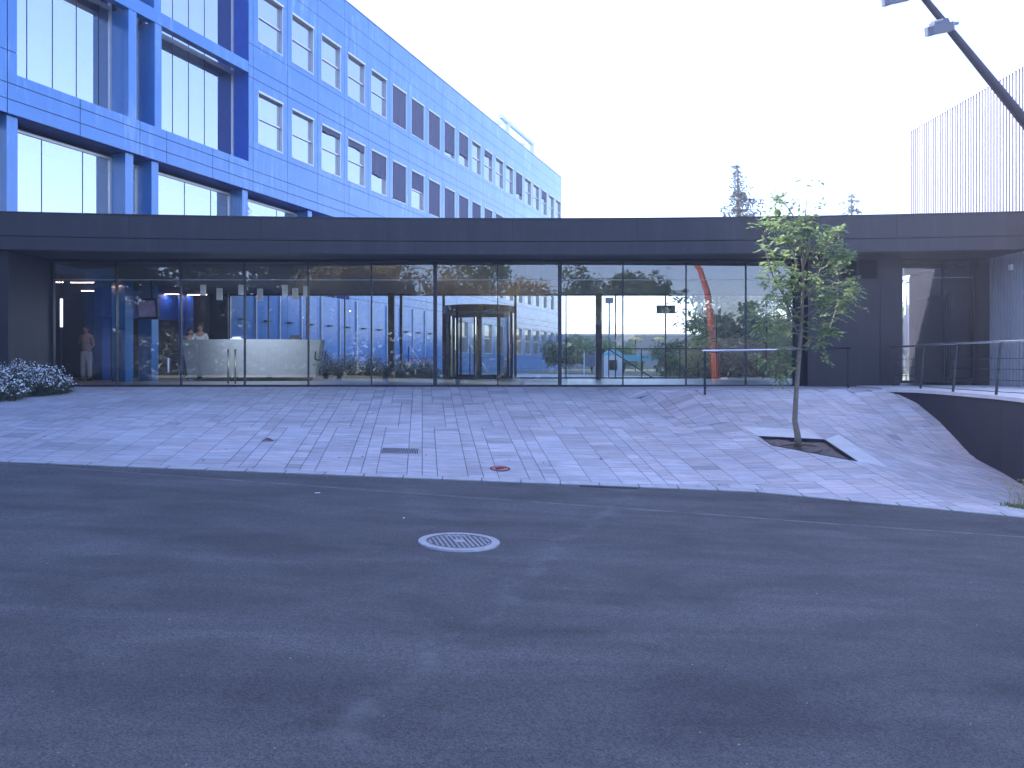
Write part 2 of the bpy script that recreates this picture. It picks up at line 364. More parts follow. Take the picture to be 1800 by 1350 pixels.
# ---------------------------------------------------------------- ground, road, pavement
def ground_z(x, y):
    zr = road_z(x)-.25
    zb = .86
    t = sstep(19, 24, y)
    return zr*(1-t)+zb*t
g = MB()
xs = [-900, -300, -120, -60, -40, -25, -20, -16, -14, -12, -10, -8, -6, -4, -2, 0, 2, 4, 6, 8, 10, 12, 14, 16, 20, 28, 40, 60, 120, 300, 900]
ys = [-900, -300, -120, -60, -40, -30, -20, -14.5, -10, -5, 0, 5, 10, 14, 18, 19, 20, 21, 22, 23, 24, 26, 30, 40, 60, 100, 200, 500, 1400]
for i in range(len(xs)-1):
    for j in range(len(ys)-1):
        q = [(xs[i], ys[j]), (xs[i+1], ys[j]), (xs[i+1], ys[j+1]), (xs[i], ys[j+1])]
        g.quad([(x, y, ground_z(x, y)) for x, y in q])
tag(g.build("ground", 'ground'), kind='structure')
r = MB()
xs = [-45, -30, -20, -14, 0, 3.2, 10, 14, 20, 30, 45]; ys = [-12.5, 0, 7.0, None]
for i in range(len(xs)-1):
    for j in range(len(ys)-1):
        ya, yb1, yb2 = ys[j], ys[j+1], ys[j+1]
        if yb1 is None: yb1, yb2 = yk(xs[i]), yk(xs[i+1])
        q = [(xs[i], ya), (xs[i+1], ya), (xs[i+1], yb2), (xs[i], yb1)]
        r.quad([(x, y, road_z(x)) for x, y in q])
tag(r.build("road", 'asphalt'), kind='structure')

def clip(poly, a, b, c, keep_pos=True):
    """keep part with a*x+b*y+c>=0"""
    out = []; n = len(poly)
    for i in range(n):
        p, q = poly[i], poly[(i+1) % n]
        dp = a*p[0]+b*p[1]+c; dq = a*q[0]+b*q[1]+c
        if not keep_pos: dp, dq = -dp, -dq
        if dp >= 0: out.append(p)
        if dp*dq < 0:
            t = dp/(dp-dq); out.append((p[0]+(q[0]-p[0])*t, p[1]+(q[1]-p[1])*t))
    return out
pit = [ray_pave(1334, 767), ray_pave(1357, 783), ray_pave(1506, 811), ray_pave(1449, 773)]
def edges(poly):
    area = sum(poly[i][0]*poly[(i+1) % len(poly)][1]-poly[(i+1) % len(poly)][0]*poly[i][1] for i in range(len(poly)))
    if area < 0: poly = poly[::-1]
    E = []
    for i in range(len(poly)):
        (x0, y0), (x1, y1) = poly[i], poly[(i+1) % len(poly)]
        E.append((-(y1-y0), (x1-x0), (y1-y0)*x0-(x1-x0)*y0))    # inside >= 0
    return E
def subtract(poly, E):
    pieces = []; rest = poly
    for e in E:
        o = clip(rest, *e, keep_pos=False)
        if len(o) >= 3: pieces.append(o)
        rest = clip(rest, *e)
        if len(rest) < 3: break
    return pieces
def inside(p, E): return all(e[0]*p[0]+e[1]*p[1]+e[2] >= 0 for e in E)
PE = edges(pit)
back_slab = [ray_pave(1303, 750), ray_pave(1334, 767), ray_pave(1449, 773), ray_pave(1420, 756)]
right_slab = [ray_pave(1449, 773), ray_pave(1506, 811), ray_pave(1562, 822), ray_pave(1475, 764)]
BE, RE = edges(back_slab), edges(right_slab)
wall_line = [(7.5, 16.04), (7.9, 15.7), (7.86, 14.2), (7.83, 13.0), (7.56, 11.8), (7.2, 10.4), (6.9, 9.0)]
def wall_x(y):
    if y > 16.04: return 7.5 if y < 16.4 else 12
    for (x0, y0), (x1, y1) in zip(wall_line, wall_line[1:]):
        if y1 <= y <= y0: return x0+(x1-x0)*(y-y0)/(y1-y0)
    return 7.2
dvec = Vector((-.112, .9937)); pvec = Vector((.9937, .112))
pv = MB(); tints = []
rnd = random.Random(3)
def tint():
    v = rnd.choice([.33, .36, .38, .4, .4, .42, .37]) + rnd.uniform(-.015, .015)
    if rnd.random() < .06: v *= .85
    w = rnd.uniform(-.04, .045)
    return (v*(1.02+w), v*.975, v*(1.0-w*.6), 1)
pitch = .82
def stone(p0, p1, q0, q1, tt):
    gap = .0042
    c = [(p0+gap, q0+gap*.6), (p1-gap, q0+gap*.6), (p1-gap, q1-gap*.6), (p0+gap, q1-gap*.6)]
    poly = [tuple(pvec*a+dvec*b) for a, b in c]
    cx = sum(p[0] for p in poly)/4; cy = sum(p[1] for p in poly)/4
    if cy < yk(cx)-.5 or cy > 19 or cx < -15 or cx > 11.3: return
    if cx > wall_x(cy)+.3 and cy < 16.4: return
    if cy >= 16.4 and cx > 7.9: return
    poly = clip(poly, 0, 1, -(YK+.13)) if cx < 3.2 else clip(poly, .41, 1, -(YK+.13)-.41*3.2)
    if len(poly) < 3: return
    poly = clip(poly, 0, -1, 18.66)
    if len(poly) < 3: return
    pcs = [poly]
    for E in (PE, BE, RE):
        nx = []
        for pc in pcs: nx += subtract(pc, E)
        pcs = nx
    for pc in pcs:
        b = len(pv.v); pv.v += [(x, y, pave_z(x, y)) for x, y in pc]; n = len(pc)
        pv.f.append(tuple(range(b, b+n))); pv.mi.append(0); tints.append((n, tt))
q = 8.0; blk = 0
while q < 21.5:
    L = rnd.choice([2.4, 3.4, 4.0]); q1 = q+L
    off = .205 if blk % 2 else 0
    for ci in range(-22, 20):
        base = ci*pitch+off
        # alternate column patterns, each column splits its own way
        rr = random.Random(ci*17+blk*5)
        cols = [(0, .41), (.41, .615), (.615, .82)]
        if rr.random() < .3: cols = [(0, .41), (.41, .82)]
        for (a, b) in cols:
            qq = q
            while qq < q1-.01:
                h = rnd.choice([.2, .2, .3, .15, .4]); e = min(qq+h, q1)
                if q1-e < .08: e = q1
                stone(base+a, base+b, qq, e, tint()); qq = e
    q = q1; blk += 1
pave = pv.build("pavement", 'paver'); tag(pave, kind='structure')
ca = pave.data.color_attributes.new("tint", 'FLOAT_COLOR', 'CORNER')
flat = []
for n, t in tints: flat += list(t)*n
ca.data.foreach_set('color', flat)
# bedding below
bd = MB(); step = .2
x = -15.0
while x < 8.2:
    y = yk(x)+.06
    while y < 18.6:
        y2 = min(y+step, 18.66); cxx = x+step/2; cyy = (y+y2)/2
        if not (inside((cxx, cyy), PE)) and (cxx < wall_x(cyy)+.3 or cyy > 16.3):
            near = all(not inside((cxx+dx, cyy+dy), PE) for dx in (-.35, 0, .35) for dy in (-.35, 0, .35))
            if near:
                bd.quad([(a, b, pave_z(a, b)-.035) for a, b in ((x, y), (x+step, y), (x+step, y2), (x, y2))])
        y += step
    x += step
tag(bd.build("paving_bed", 'bedding'), kind='structure')
# kerb stones flush with the road
kb = MB(); kj = MB(); x = -16.0
while x < 8.5:
    kb.prism([(x+.004, yk(x)), (x+.516, yk(x+.52)), (x+.516, yk(x+.52)+.122), (x+.004, yk(x)+.122)], lambda a, b: road_z(a)-.1, lambda a, b: pave_z(a, b)+.012)
    kj.prism([(x+.512, yk(x+.52)), (x+.526, yk(x+.52)), (x+.526, yk(x+.52)+.122), (x+.512, yk(x+.52)+.122)], lambda a, b: road_z(a)-.1, lambda a, b: pave_z(a, b)+.0135)
    x += .52
tag(kb.build("kerb", 'kerb'), kind='structure'); tag(kj.build("kerb_mortar", 'soil'), kind='structure')

# tree pit
tp = empty("tree_pit", (pit[1][0], pit[1][1], 0), label="triangular dry soil tree pit edged with pale concrete on the sloping paving", cat="tree pit")
tp.location = (0, 0, 0)
s = MB()
N = 10
for i in range(N):
    for j in range(N):
        def P(a, b):
            a /= N; b /= N
            x = (pit[0][0]*(1-a)+pit[1][0]*a)*(1-b)+(pit[3][0]*(1-a)+pit[2][0]*a)*b
            y = (pit[0][1]*(1-a)+pit[1][1]*a)*(1-b)+(pit[3][1]*(1-a)+pit[2][1]*a)*b
            rr = random.Random(int(x*97)*31+int(y*89)).uniform(-.015, .02)
            return (x, y, pave_z(x, y)-.05+rr)
        s.quad([P(i, j), P(i+1, j), P(i+1, j+1), P(i, j+1)])
s.build("soil", 'soil', tp, True)
s = MB()
for a, b in ((0, 1), (1, 2), (2, 3), (3, 0)):
    (x0, y0), (x1, y1) = pit[a], pit[b]
    d = Vector((x1-x0, y1-y0)).normalized(); nn = Vector((-d.y, d.x))*.012
    ps = [(x0+nn.x, y0+nn.y), (x1+nn.x, y1+nn.y), (x1-nn.x, y1-nn.y), (x0-nn.x, y0-nn.y)]
    s.prism(ps, lambda a, b: pave_z(a, b)-.15, lambda a, b: pave_z(a, b)+.006)
s.build("metal_edging", 'dsteel', tp)
for sl in (back_slab, right_slab):
    s = MB(); s.prism(sl, lambda a, b: pave_z(a, b)-.12, lambda a, b: pave_z(a, b)+.001); s.build("concrete_edge", 'conc', tp)
hs = MB(); c0 = ray_pave(1410, 787)
pts = []
for k in range(22):
    a = k/21*2*math.pi*.9+.5; x = c0[0]+.34*math.cos(a)-.02; y = c0[1]+.25*math.sin(a)
    pts.append((x, y, pave_z(x, y)-.015))
hs.tube(pts, .008, 6); hs.build("drip_hose", 'dsteel', tp)

# ---------------------------------------------------------------- terrace on the right
TZ = 1.045
edge = [(7.48, 16.12), (7.72, 15.95), (7.92, 15.6), (7.98, 15.0), (7.96, 14.3), (7.9, 13.5), (7.83, 12.8), (7.66, 12.0), (7.4, 11.2), (7.1, 10.2)]
ter = empty("raised_terrace", label="raised curved terrace with pale coping above a dark retaining wall", cat="terrace")
def offs(pl, d):
    out = []
    for i, p in enumerate(pl):
        a = Vector(pl[max(i-1, 0)]); b = Vector(pl[min(i+1, len(pl)-1)]); t = (b-a).normalized(); nn = Vector((-t.y, t.x))*d
        out.append((p[0]+nn.x, p[1]+nn.y))
    return out
w = MB(); inn = offs(edge, .03)
inn2 = offs(edge, .25)
for i in range(len(edge)-1):
    w.prism([inn[i], inn[i+1], inn2[i+1], inn2[i]], -.9, TZ-.065)
w.build("retaining_wall", 'retain', ter)
cp = MB()
for i in range(len(edge)-1):
    cp.prism([edge[i], edge[i+1], inn2[i+1], inn2[i]], TZ-.063, TZ)
cp.build("coping", 'conc', ter)
dk = MB(); tt2 = []
inn3 = offs(edge, .253)
dk.prism([(18, 10.2), (18, 14.7), (11.09, 14.7)]+[(11.09, 16.2)]+[(7.7, 16.2)]+inn3[1:], TZ-.1, TZ-.003)
dk.prism([(11.09, 16.204), (11.09, 18.66), (7.9, 18.66), (7.9, 16.204)], .7, TZ-.003)
dk.build("deck", 'conc', ter)

# railing of terrace
def post_at(px, py, zz): 
    y = (EYE-zz)/((py-HZ)/FOC); return PX(px, y), y
rail = empty("terrace_railing", label="dark steel railing with leaning posts and shiny top rail along the curved terrace", cat="railing")
pb = [post_at(1571, 678, TZ), post_at(1618, 683, TZ), post_at(1675, 688.6, TZ), post_at(1751, 694, TZ), (8.1, 11.7), (7.7, 10.6)]
tops = []
for i, (x, y) in enumerate(pb):
    lean = .085; H = .87
    tx, ty = x+lean*.9, y
    p = MB()
    dz = H
    p.prism([(x-.028, y-.006), (x+.028, y-.006), (x+.028, y+.006), (x-.028, y+.006)], TZ, TZ+.002)
    b = len(p.v)
    wd = .022
    p.v += [(x-wd, y-.006, TZ), (x+wd, y-.006, TZ), (x+wd, y+.006, TZ), (x-wd, y+.006, TZ), (tx-wd*.7, ty-.006, TZ+dz), (tx+wd*.7, ty-.006, TZ+dz), (tx+wd*.7, ty+.006, TZ+dz), (tx-wd*.7, ty+.006, TZ+dz)]
    for f in ((0, 3, 2, 1), (4, 5, 6, 7), (0, 1, 5, 4), (1, 2, 6, 5), (2, 3, 7, 6), (3, 0, 4, 7)): p.f.append(tuple(b+k for k in f)); p.mi.append(0)
    p.build("post", 'dsteel', rail); tops.append((tx, ty))
tr = MB(); tr.tube([(tops[0][0]-.05, tops[0][1]+.2, TZ+.88)]+[(a, b, TZ+.88) for a, b in tops], .021, 10); tr.build("top_rail", 'steel', rail, True)
for f in (.06, .28, .49, .69):
    m = MB(); m.tube([(a+(c-a)*f, b+(d-b)*f, TZ+.87*f) for (a, b), (c, d) in zip(pb, tops)], .007, 6); m.build("mid_rail", 'dsteel', rail, True)

# small handrail left of terrace
hr = empty("ramp_handrail", label="low handrail with bright round top rail on three thin posts behind the young tree", cat="handrail")
ends = []
for px, py in ((1239, 688), (1491, 683)):
    y = (EYE-1.0)/((py-HZ)/FOC); x = PX(px, y); zz = pave_z(x, y); ends.append((x, y, zz))
    m = MB(); m.box(x-.022, x+.022, y-.008, y+.008, zz-.02, zz+.86); m.build("post", 'dsteel', hr)
(x0, y0, z0), (x1, y1, z1) = ends
m = MB(); m.tube([(x0-.05, y0, z0+.87), (x1+.04, y1, z1+.87)], .021, 10); m.build("top_rail", 'steel', hr, True)
hr['label'] = "handrail with bright round top rail on two thin posts behind the young tree"

# ---------------------------------------------------------------- blue office building
ANG = math.atan2(.9457, .3249)
O0 = (-8.567, 30.99)
blue = empty("office_building", (O0[0], O0[1], 0), ANG, label="long bright blue clad office building with rows of square windows", cat="building")
def upx(px, dep=0.0):
    k = (px-900)/FOC
    bx = O0[0]-.9457*dep; by = O0[1]+.3249*dep
    return (bx-k*by)/(k*.9457-.3249)
U0, U1 = -36.0, 39.5
HEAD = [15.21, 11.49, 7.77, 4.05]; WH = 1.97; PIT = 2.092; WW = 1.52
uc_end = 4.3
win = []   # (u0,u1,z0,z1,row,k)
for rI, hd in enumerate(HEAD):
    for k in range(-1, 19):
        u = k*PIT
        if rI == 2 and u < 4.6: continue
        if rI == 3 and k < 7: continue
        win.append((u, u+WW, hd-WH, hd, rI, k))
# opening rectangles (recesses) that have no cladding
URL, URR = upx(30), upx(437)
voids = [(URL, URR, 8.75, 16.3), (-12.95, uc_end, 4.3, 7.73), (-12.95, -3.7, .2, 4.3)]
GF = 13.3
vj = sorted(set([U0, -34, -30, -26, -22, -18, -14.5, -12.95, upx(13), upx(141), upx(246), upx(293), upx(374), upx(445), GF, uc_end, -3.7] + [k*PIT-.28 for k in range(0, 20)] + [U1]))
hj_f = []
for hd in HEAD: hj_f += [hd-2.2, hd-3.0, hd-3.4]
hj = sorted(set([.85, 17.34, 16.5, 15.81, 7.73] + [h for h in hj_f if h > 1]))
def in_void(u, z):
    for a, b, c, d in voids:
        if a < u < b and c < z < d: return True
    for w_ in win:
        if w_[0] < u < w_[1] and w_[2] < z < w_[3]: return True
    return False
ub = sorted(set([round(v, 4) for v in vj+[w_[0] for w_ in win]+[w_[1] for w_ in win]+[v for a in voids for v in a[:2]]]))
zb = sorted(set([round(v, 4) for v in hj+[w_[2] for w_ in win]+[w_[3] for w_ in win]+[v for a in voids for v in a[2:]]]))
vjs = [round(v, 4) for v in vj]; hjs = [round(v, 4) for v in hj]
# joints only where wanted: vertical joints of the window grid do not run through the band left of the windows
cl = MB(); back = MB(); G = .010
for i in range(len(ub)-1):
    for j in range(len(zb)-1):
        a, b, c, d = ub[i], ub[i+1], zb[j], zb[j+1]
        um, zm = (a+b)/2, (c+d)/2
        if zm < .85 and um > -12.95: continue
        if in_void(um, zm): continue
        ga = G if a in vjs else 0; gb = G if b in vjs else 0; gc = G if c in hjs else 0; gd = G if d in hjs else 0
        cl.quad([(a+ga, 0, c+gc), (b-gb, 0, c+gc), (b-gb, 0, d-gd), (a+ga, 0, d-gd)])
        back.quad([(a, .025, c), (b, .025, c), (b, .025, d), (a, .025, d)])
cl.build("cladding", 'blue', blue)
back.build("joint_backing", 'joint', blue)
# reveals of recesses and solid body
bd2 = MB()
bd2.box(U0, U1, .03, 16, 17.0, 17.30)                  # roof slab
bd2.box(U0-.02, U0+.28, .03, 16, -.6, 17.0)            # near end wall
bd2.box(U1-.3, U1, .03, 16, .3, 17.0)                  # far end wall
bd2.box(U0, U1, 15.7, 16, -.6, 17.0)                   # back wall
bd2.build("structure_walls", 'blue_deep', blue)
rv = MB(); D = .65
rv.box(URR, URR+.25, .027, D+.1, 8.75, 16.3)           # right jamb (dark blue reveal)
rv.box(URL-.25, URL, .027, D+.1, 8.75, 16.3)
rv.box(URL-.2, URR+.2, .03, D+.1, 8.45, 8.748)         # sill
rv.box(URL-.2, URR+.2, .03, D+.1, 16.302, 16.6)
rv.box(-12.95, uc_end+.2, .03, D+.3, 7.735, 8.1)       # soffit over the colonnade
rv.box(uc_end, uc_end+.3, .027, D+.2, 4.3, 7.73)
rv.build("reveals", 'blue_deep', blue)
bm_ = MB(); bm_.box(URL+.02, URR-.03, -.02, .26, 11.92, 12.32); bevel(bm_.build("cross_beam", 'blue', blue), .01)
for a, b in ((upx(226), upx(240)), (upx(272), upx(284))):
    m = MB(); m.box(a, b, -.0, D-.02, 8.752, 11.918); m.build("column", 'blue', blue)
    m = MB(); m.box(a, b, .02, D-.02, 12.322, 16.3); m.build("column", 'blue', blue)
    m = MB(); m.box(a, b, .12, D-.02, 1.0, 7.73); m.build("column", 'blue', blue)
for a in (upx(426, .12), upx(541, .12), -11.9):
    m = MB(); m.box(a, a+.3, .12, D-.02, 1.0 if a < -3 else 4.3, 7.73); m.build("column", 'blue', blue)
# tall glazing behind the frame
def glaze(u0, u1, z0, z1, ms, dark_from=None):
    f = MB()
    f.box(u0, u1, D-.02, D+.06, z1-.07, z1); f.box(u0, u1, D-.02, D+.06, z0, z0+.05)
    f.box(u0, u0+.05, D-.02, D+.06, z0+.05, z1-.07); f.box(u1-.06, u1, D-.02, D+.06, z0+.05, z1-.07)
    fr = f.build("window_frame", 'alu', blue)
    seam = MB()
    for mu in ms: seam.box(mu-.008, mu+.008, D+.008, D+.024, z0+.05, z1-.07)
    if ms: seam.build("seam", 'frame', fr)
    p = MB(); p.quad([(u0+.05, D+.02, z0+.05), (u1-.06, D+.02, z0+.05), (u1-.06, D+.02, z1-.07), (u0+.05, D+.02, z1-.07)]); p.build("pane", 'glass_coat', fr)
    df = dark_from if dark_from else u1-.45
    if df > u0+.1:
        b = MB(); b.box(u0+.06, df, D+.16, D+.17, z0+.05, z1-.45); b.build("blind", 'blind', fr)
cA, cB, cC, cD_ = upx(226), upx(240), upx(272), upx(284)
for z0, z1 in ((8.75, 12.0), (12.0, 16.3)):
    glaze(URL, cA, z0, z1, [upx(p, D) for p in (48, 93, 135, 174)], upx(200, D))
    glaze(cB, cC, z0, z1, [], upx(248, D))
    glaze(cD_, URR, z0, z1, [upx(p, D) for p in (304, 332, 360)], upx(387, D))
glaze(-12.95, cA, 4.3, 7.6, [upx(p, D) for p in (20, 74, 146)], upx(200, D))
glaze(cB, cC, 4.3, 7.6, [], upx(248, D))
glaze(cD_, upx(426, .12), 4.3, 7.6, [upx(p, D) for p in (325, 371)], upx(405, D))
glaze(upx(426, .12)+.3, upx(541, .12), 4.3, 7.6, [upx(p, D) for p in (487,)])
glaze(upx(541, .12)+.3, uc_end, 4.3, 7.6, [])
# small windows
blinds = {(0, 4): 1.0, (0, 5): .97, (0, 6): 1.06, (0, 7): .83, (0, 8): .66, (0, 10): .14, (0, 13): .76, (0, 16): .3,
          (1, 1): .1, (1, 2): .13, (1, 3): .55, (1, 4): .93, (1, 5): .45, (1, 6): .96, (1, 7): .9, (1, 8): 1, (1, 9): .97, (1, 10): 1, (1, 11): 1, (1, 12): .9, (1, 14): .6}
dp = .13
def window(u0, u1, z0, z1, fr_blind):
    f = MB()
    f.box(u0+.002, u0+.035, .0, dp+.1, z0, z1-.1); f.box(u1-.035, u1-.002, .0, dp+.1, z0, z1-.1)
    f.box(u0+.05, u1-.05, -.015, dp+.1, z0, z0+.045)
    f.box(u0+.05, u1-.05, dp-.05, dp+.05, z0+.95, z0+1.02)
    fr = f.build("window", 'alu', blue)
    fr['u'] = 0
    del fr['u']
    h = MB(); h.box(u0-.01, u1+.01, -.03, dp, z1-.1, z1-.02); h.build("blind_box", 'white_box', fr)
    h = MB(); h.box(u0+.05, u1-.05, dp-.09, dp-.06, z0+.045, z0+.9); h.build("lower_sash", 'alu', fr) if False else None
    p = MB(); p.quad([(u0+.05, dp, z0+.045), (u1-.05, dp, z0+.045), (u1-.05, dp, z1-.1), (u0+.05, dp, z1-.1)]); p.build("pane", 'glass_coat', fr)
    if fr_blind > 0:
        zz = z1-.1-(WH-.1)*min(fr_blind, 1.02)
        b = MB(); nn = 7
        for i in range(nn):
            ua = u0+.055+(u1-u0-.11)*i/nn; ubb = u0+.055+(u1-u0-.11)*(i+1)/nn
            da = .03+.012*math.sin(i*2.1+u0); db = .03+.012*math.sin((i+1)*2.1+u0)
            b.quad([(ua, da+.03, zz+.02*math.sin(i+u0)), (ubb, db+.03, zz+.02*math.sin(i+1+u0)), (ubb, .035, z1-.1), (ua, .035, z1-.1)])
        b.build("screen_blind", 'screen', fr)
for (a, b, c, d, rI, k) in win:
    window(a, b, c, d, blinds.get((rI, k), 0))
# inner lining: pale blinds / rooms behind the small windows
li = MB()
li.box(-2.4, U1-.5, .3, .35, 8.9, 16.9); li.box(4.6, U1-.5, .55, .6, 1, 7.5)
li.build("inner_wall", 'blind', blue)
# ground floor wall with pale fins
gw = MB()
for i in range(12):
    a = -3.68+i*1.43; b = min(a+1.43, GF)
    if a >= GF: break
    for z0, z1 in ((.85, 1.7), (1.72, 2.55), (2.57, 3.4), (3.42, 4.29)):
        gw.quad([(a+.008, .045, z0), (b-.008, .045, z0), (b-.008, .045, z1), (a+.008, .045, z1)])
    gw.box(a, b, .06, .1, .85, 4.29)
gw.build("ground_floor_wall", 'blue_shade', blue)
i = 0
while -3.68+i*1.43 < GF:
    a = -3.68+i*1.43
    m = MB(); m.box(a-.025, a+.025, -.06, .044, .86, 4.28); m.build("fin", 'alu', blue)
    m = MB(); m.box(a+.5, a+.75, -.12, .044, 3.05, 3.11); m.build("bracket_lamp", 'dsteel', blue)
    i += 1
# plinth of the far part with dark openings
m = MB(); m.box(GF, U1, .1, .3, .2, .85); m.build("plinth", 'wall_in', blue)
u_ = (23.2-O0[1])/.9457
m = MB(); m.box(u_, u_+7, .5, 7, 17.3, 19.8); m.build('roof_shade_block', 'corr', blue)  # unseen roof block, added to cast shade on the terrace
# coping
m = MB(); m.box(U0-.03, U1+.03, -.03, .25, 17.342, 17.40); m.build("roof_coping", 'alu', blue)
# rooftop frame
fr = MB()
ua, ub_ = upx(915)-1.5, upx(950)+1.0
def beam(p, q_, t=.18):
    p, q_ = Vector(p), Vector(q_); fr.tube([p, q_], t*.6, 4)
zt = 18.9
for uu in (ua+1.5, ub_):
    for dd in (1.0, 3.4): fr.box(uu-.14, uu+.14, dd-.14, dd+.14, 17.3, zt)
fr.box(ua, ub_+.2, .86, 1.14, zt, zt+.28); fr.box(ua, ub_+.2, 3.26, 3.54, zt, zt+.28)
for uu in (ua+1.5, ub_): fr.box(uu-.12, uu+.12, 1.14, 3.26, zt+.02, zt+.26)
fr.box(ua+2.2, ua+3.8, 1.6, 2.8, 17.3, 18.6, 1)
fr.build("rooftop_frame", ['white_box', 'turq'], blue)
# ground floor room that the lobby opens into
gr = MB()
gr.box(-12.95, -3.7, 8.0, 8.2, .9, 3.95, 0); gr.box(-13.15, -12.95, .2, 8.2, .9, 3.95, 0); gr.box(-3.7, -3.5, 1.0, 8.2, .9, 3.95, 0)
gr.box(-12.95, -3.7, .06, 8.0, .8, .998, 1); gr.box(-12.95, -3.7, .06, 8.2, 3.93, 4.29, 2)
gr.build("ground_floor_room", ['wall_in', 'floor_in', 'ceil'], blue)
m = MB(); m.box(-7.4, -3.75, 1.8, 2.0, 3.0, 3.92); m.box(-12.9, -9.5, 3.0, 3.2, 2.9, 3.92); m.build("blue_bulkhead", 'blue_deep', blue)
for uu, dd in ((-9.6, 2.6), (-6.6, 2.6), (-4.4, 1.2)):
    m = MB(); m.box(uu, uu+.34, dd, dd+.34, 1.0, 3.92); m.build("inner_column", 'blue_deep', blue)

# glass screen at the far left edge
gs = empty("glass_screen", (-11.15, 17.0, 0), label="upright glass screen with bright metal edge left of the black wall", cat="glass screen")
m = MB(); m.box(-.9, -.02, -.006, .006, .95, 4.28); m.build("pane", 'glass_coat', gs)
m = MB(); m.box(-.02, .02, -.03, .03, .85, 4.33); m.box(-.9, -.02, -.02, .02, 4.282, 4.33); m.build("edge_frame", 'alu', gs)

# ---------------------------------------------------------------- black entrance pavilion
pav = empty("entrance_pavilion", label="long low charcoal glazed entrance pavilion with deep flat fascia", cat="pavilion")
YG = 18.7; FZ0, FZ1 = 3.98, 4.76
XL, XR = -11.06, 11.09
def yf(x): return 17.72-.85*(x/11.0)**2
NS = 24
fx = [XL+(XR-XL)*i/NS for i in range(NS+1)]
def strip(mb, za, zb_, off, d, seg=fx, mi=0, g=0):
    for a, b in zip(seg, seg[1:]):
        mb.prism([(a+g, yf(a)+off), (b-g, yf(b)+off), (b-g, yf(b)+d), (a+g, yf(a)+d)], za, zb_, mi)
m = MB(); strip(m, 4.272, FZ1, 0, .3); m.build("upper_fascia", 'char', pav)
m = MB(); strip(m, FZ0, 4.256, .012, .3); m.build("lower_fascia", 'char', pav)
m = MB(); strip(m, 4.254, 4.274, .025, .3); m.build("fascia_joint", 'char_joint', pav)
m = MB()
for k in range(1, 8):
    xx = XL+(XR-XL)*k/8; m.box(xx-.005, xx+.005, yf(xx)-.0012, yf(xx)+.01, 4.28, FZ1-.005); m.box(xx+.6, xx+.61, yf(xx+.6)+.0105, yf(xx+.6)+.02, FZ0+.005, 4.25)
m.build("fascia_joint", 'char_joint', pav)
m = MB(); strip(m, 4.762, 4.785, -.02, .32); m.build("metal_coping", 'frame', pav)
m = MB()
for a, b in zip(fx, fx[1:]): m.prism([(a, yf(a)+.302), (b, yf(b)+.302), (b, YG+.1), (a, YG+.1)], FZ0+.004, FZ0+.06)
m.build("soffit", 'soffit', pav)
m = MB()
def fxl(y): return -19.215+.3436*y+.05
yb = 27.6
m.prism([(XL+.01, YG-.3), (XR-.01, YG-.3), (XR-.01, yb), (fxl(yb), yb), (fxl(22.5), 22.5), (XL+.01, 22.0)], 4.4, 4.7)
m.build("roof_deck", 'soffit', pav)
m = MB()
m.prism([(-10.8, YG+.12), (XR-.4, YG+.12), (XR-.4, yb), (fxl(yb)+.02, yb), (fxl(23), 23), (-11.0, 22.5)], 3.92, 3.97)
m.build("ceiling", 'ceil', pav)
m = MB()
m.prism([(-10.95, YG+.02), (XR-.01, YG+.02), (XR-.01, yb), (fxl(yb)+.02, yb), (fxl(23), 23), (fxl(20.5), 20.5)], .7, 1.002)
m.build("floor", 'floor_in', pav)
m = MB(); m.prism([(XL+.004, yf(XL)+.31), (XL+.2, yf(XL)+.31), (-10.80, YG+.1), (-11.0, YG+.1)], .6, FZ0); m.build("side_wall", 'char', pav)
m = MB(); m.prism([(-11.0, YG+.102), (-10.82, YG+.102), (fxl(20.5)+.3, 20.4), (fxl(20.5)+.1, 20.4)], .8, FZ0); m.build("side_wall", 'wall_in', pav)
# black block with louvres
xb0, xb1 = PX(1420, 18.3), PX(1582, 18.3)
blkp = MB()
blkp.box(xb0, PX(1547, 18.3)-.006, 18.3, 18.75, .95, FZ0+.002); blkp.box(PX(1547, 18.3)+.006, xb1, 18.3, 18.75, .95, FZ0+.002)
blkp.prism([(xb0+.05, 18.752), (xb1-.02, 18.752), (10.62, 22.2), (11.0, 27.2), (10.1, 27.2)], .95, 3.92)
bk = blkp.build("black_block", 'char', pav)
lv = MB()
for xx0, xx1 in ((PX(1480, 18.29), PX(1506, 18.29)), (PX(1511, 18.29), PX(1541, 18.29))):
    lv.box(xx0, xx1, 18.285, 18.297, PZ(490, 18.3), PZ(457, 18.3))
    for i in range(9):
        zz = PZ(490, 18.3)+.02+i*.046
        lv.prism([(xx0+.01, 18.262), (xx1-.01, 18.262), (xx1-.01, 18.284), (xx0+.01, 18.284)], zz, zz+.012)
lv.build("louvre", 'char_joint', pav)
m = MB(); m.box(PX(1396, 18.6), xb0-.003, 18.55, 18.72, .95, FZ0+.002); m.build("dark_pier", 'wall_in', pav)
m = MB(); m.box(PX(1712, YG), XR-.003, 18.5, 18.8, .95, FZ0+.002); m.build("dark_pier", 'char', pav)
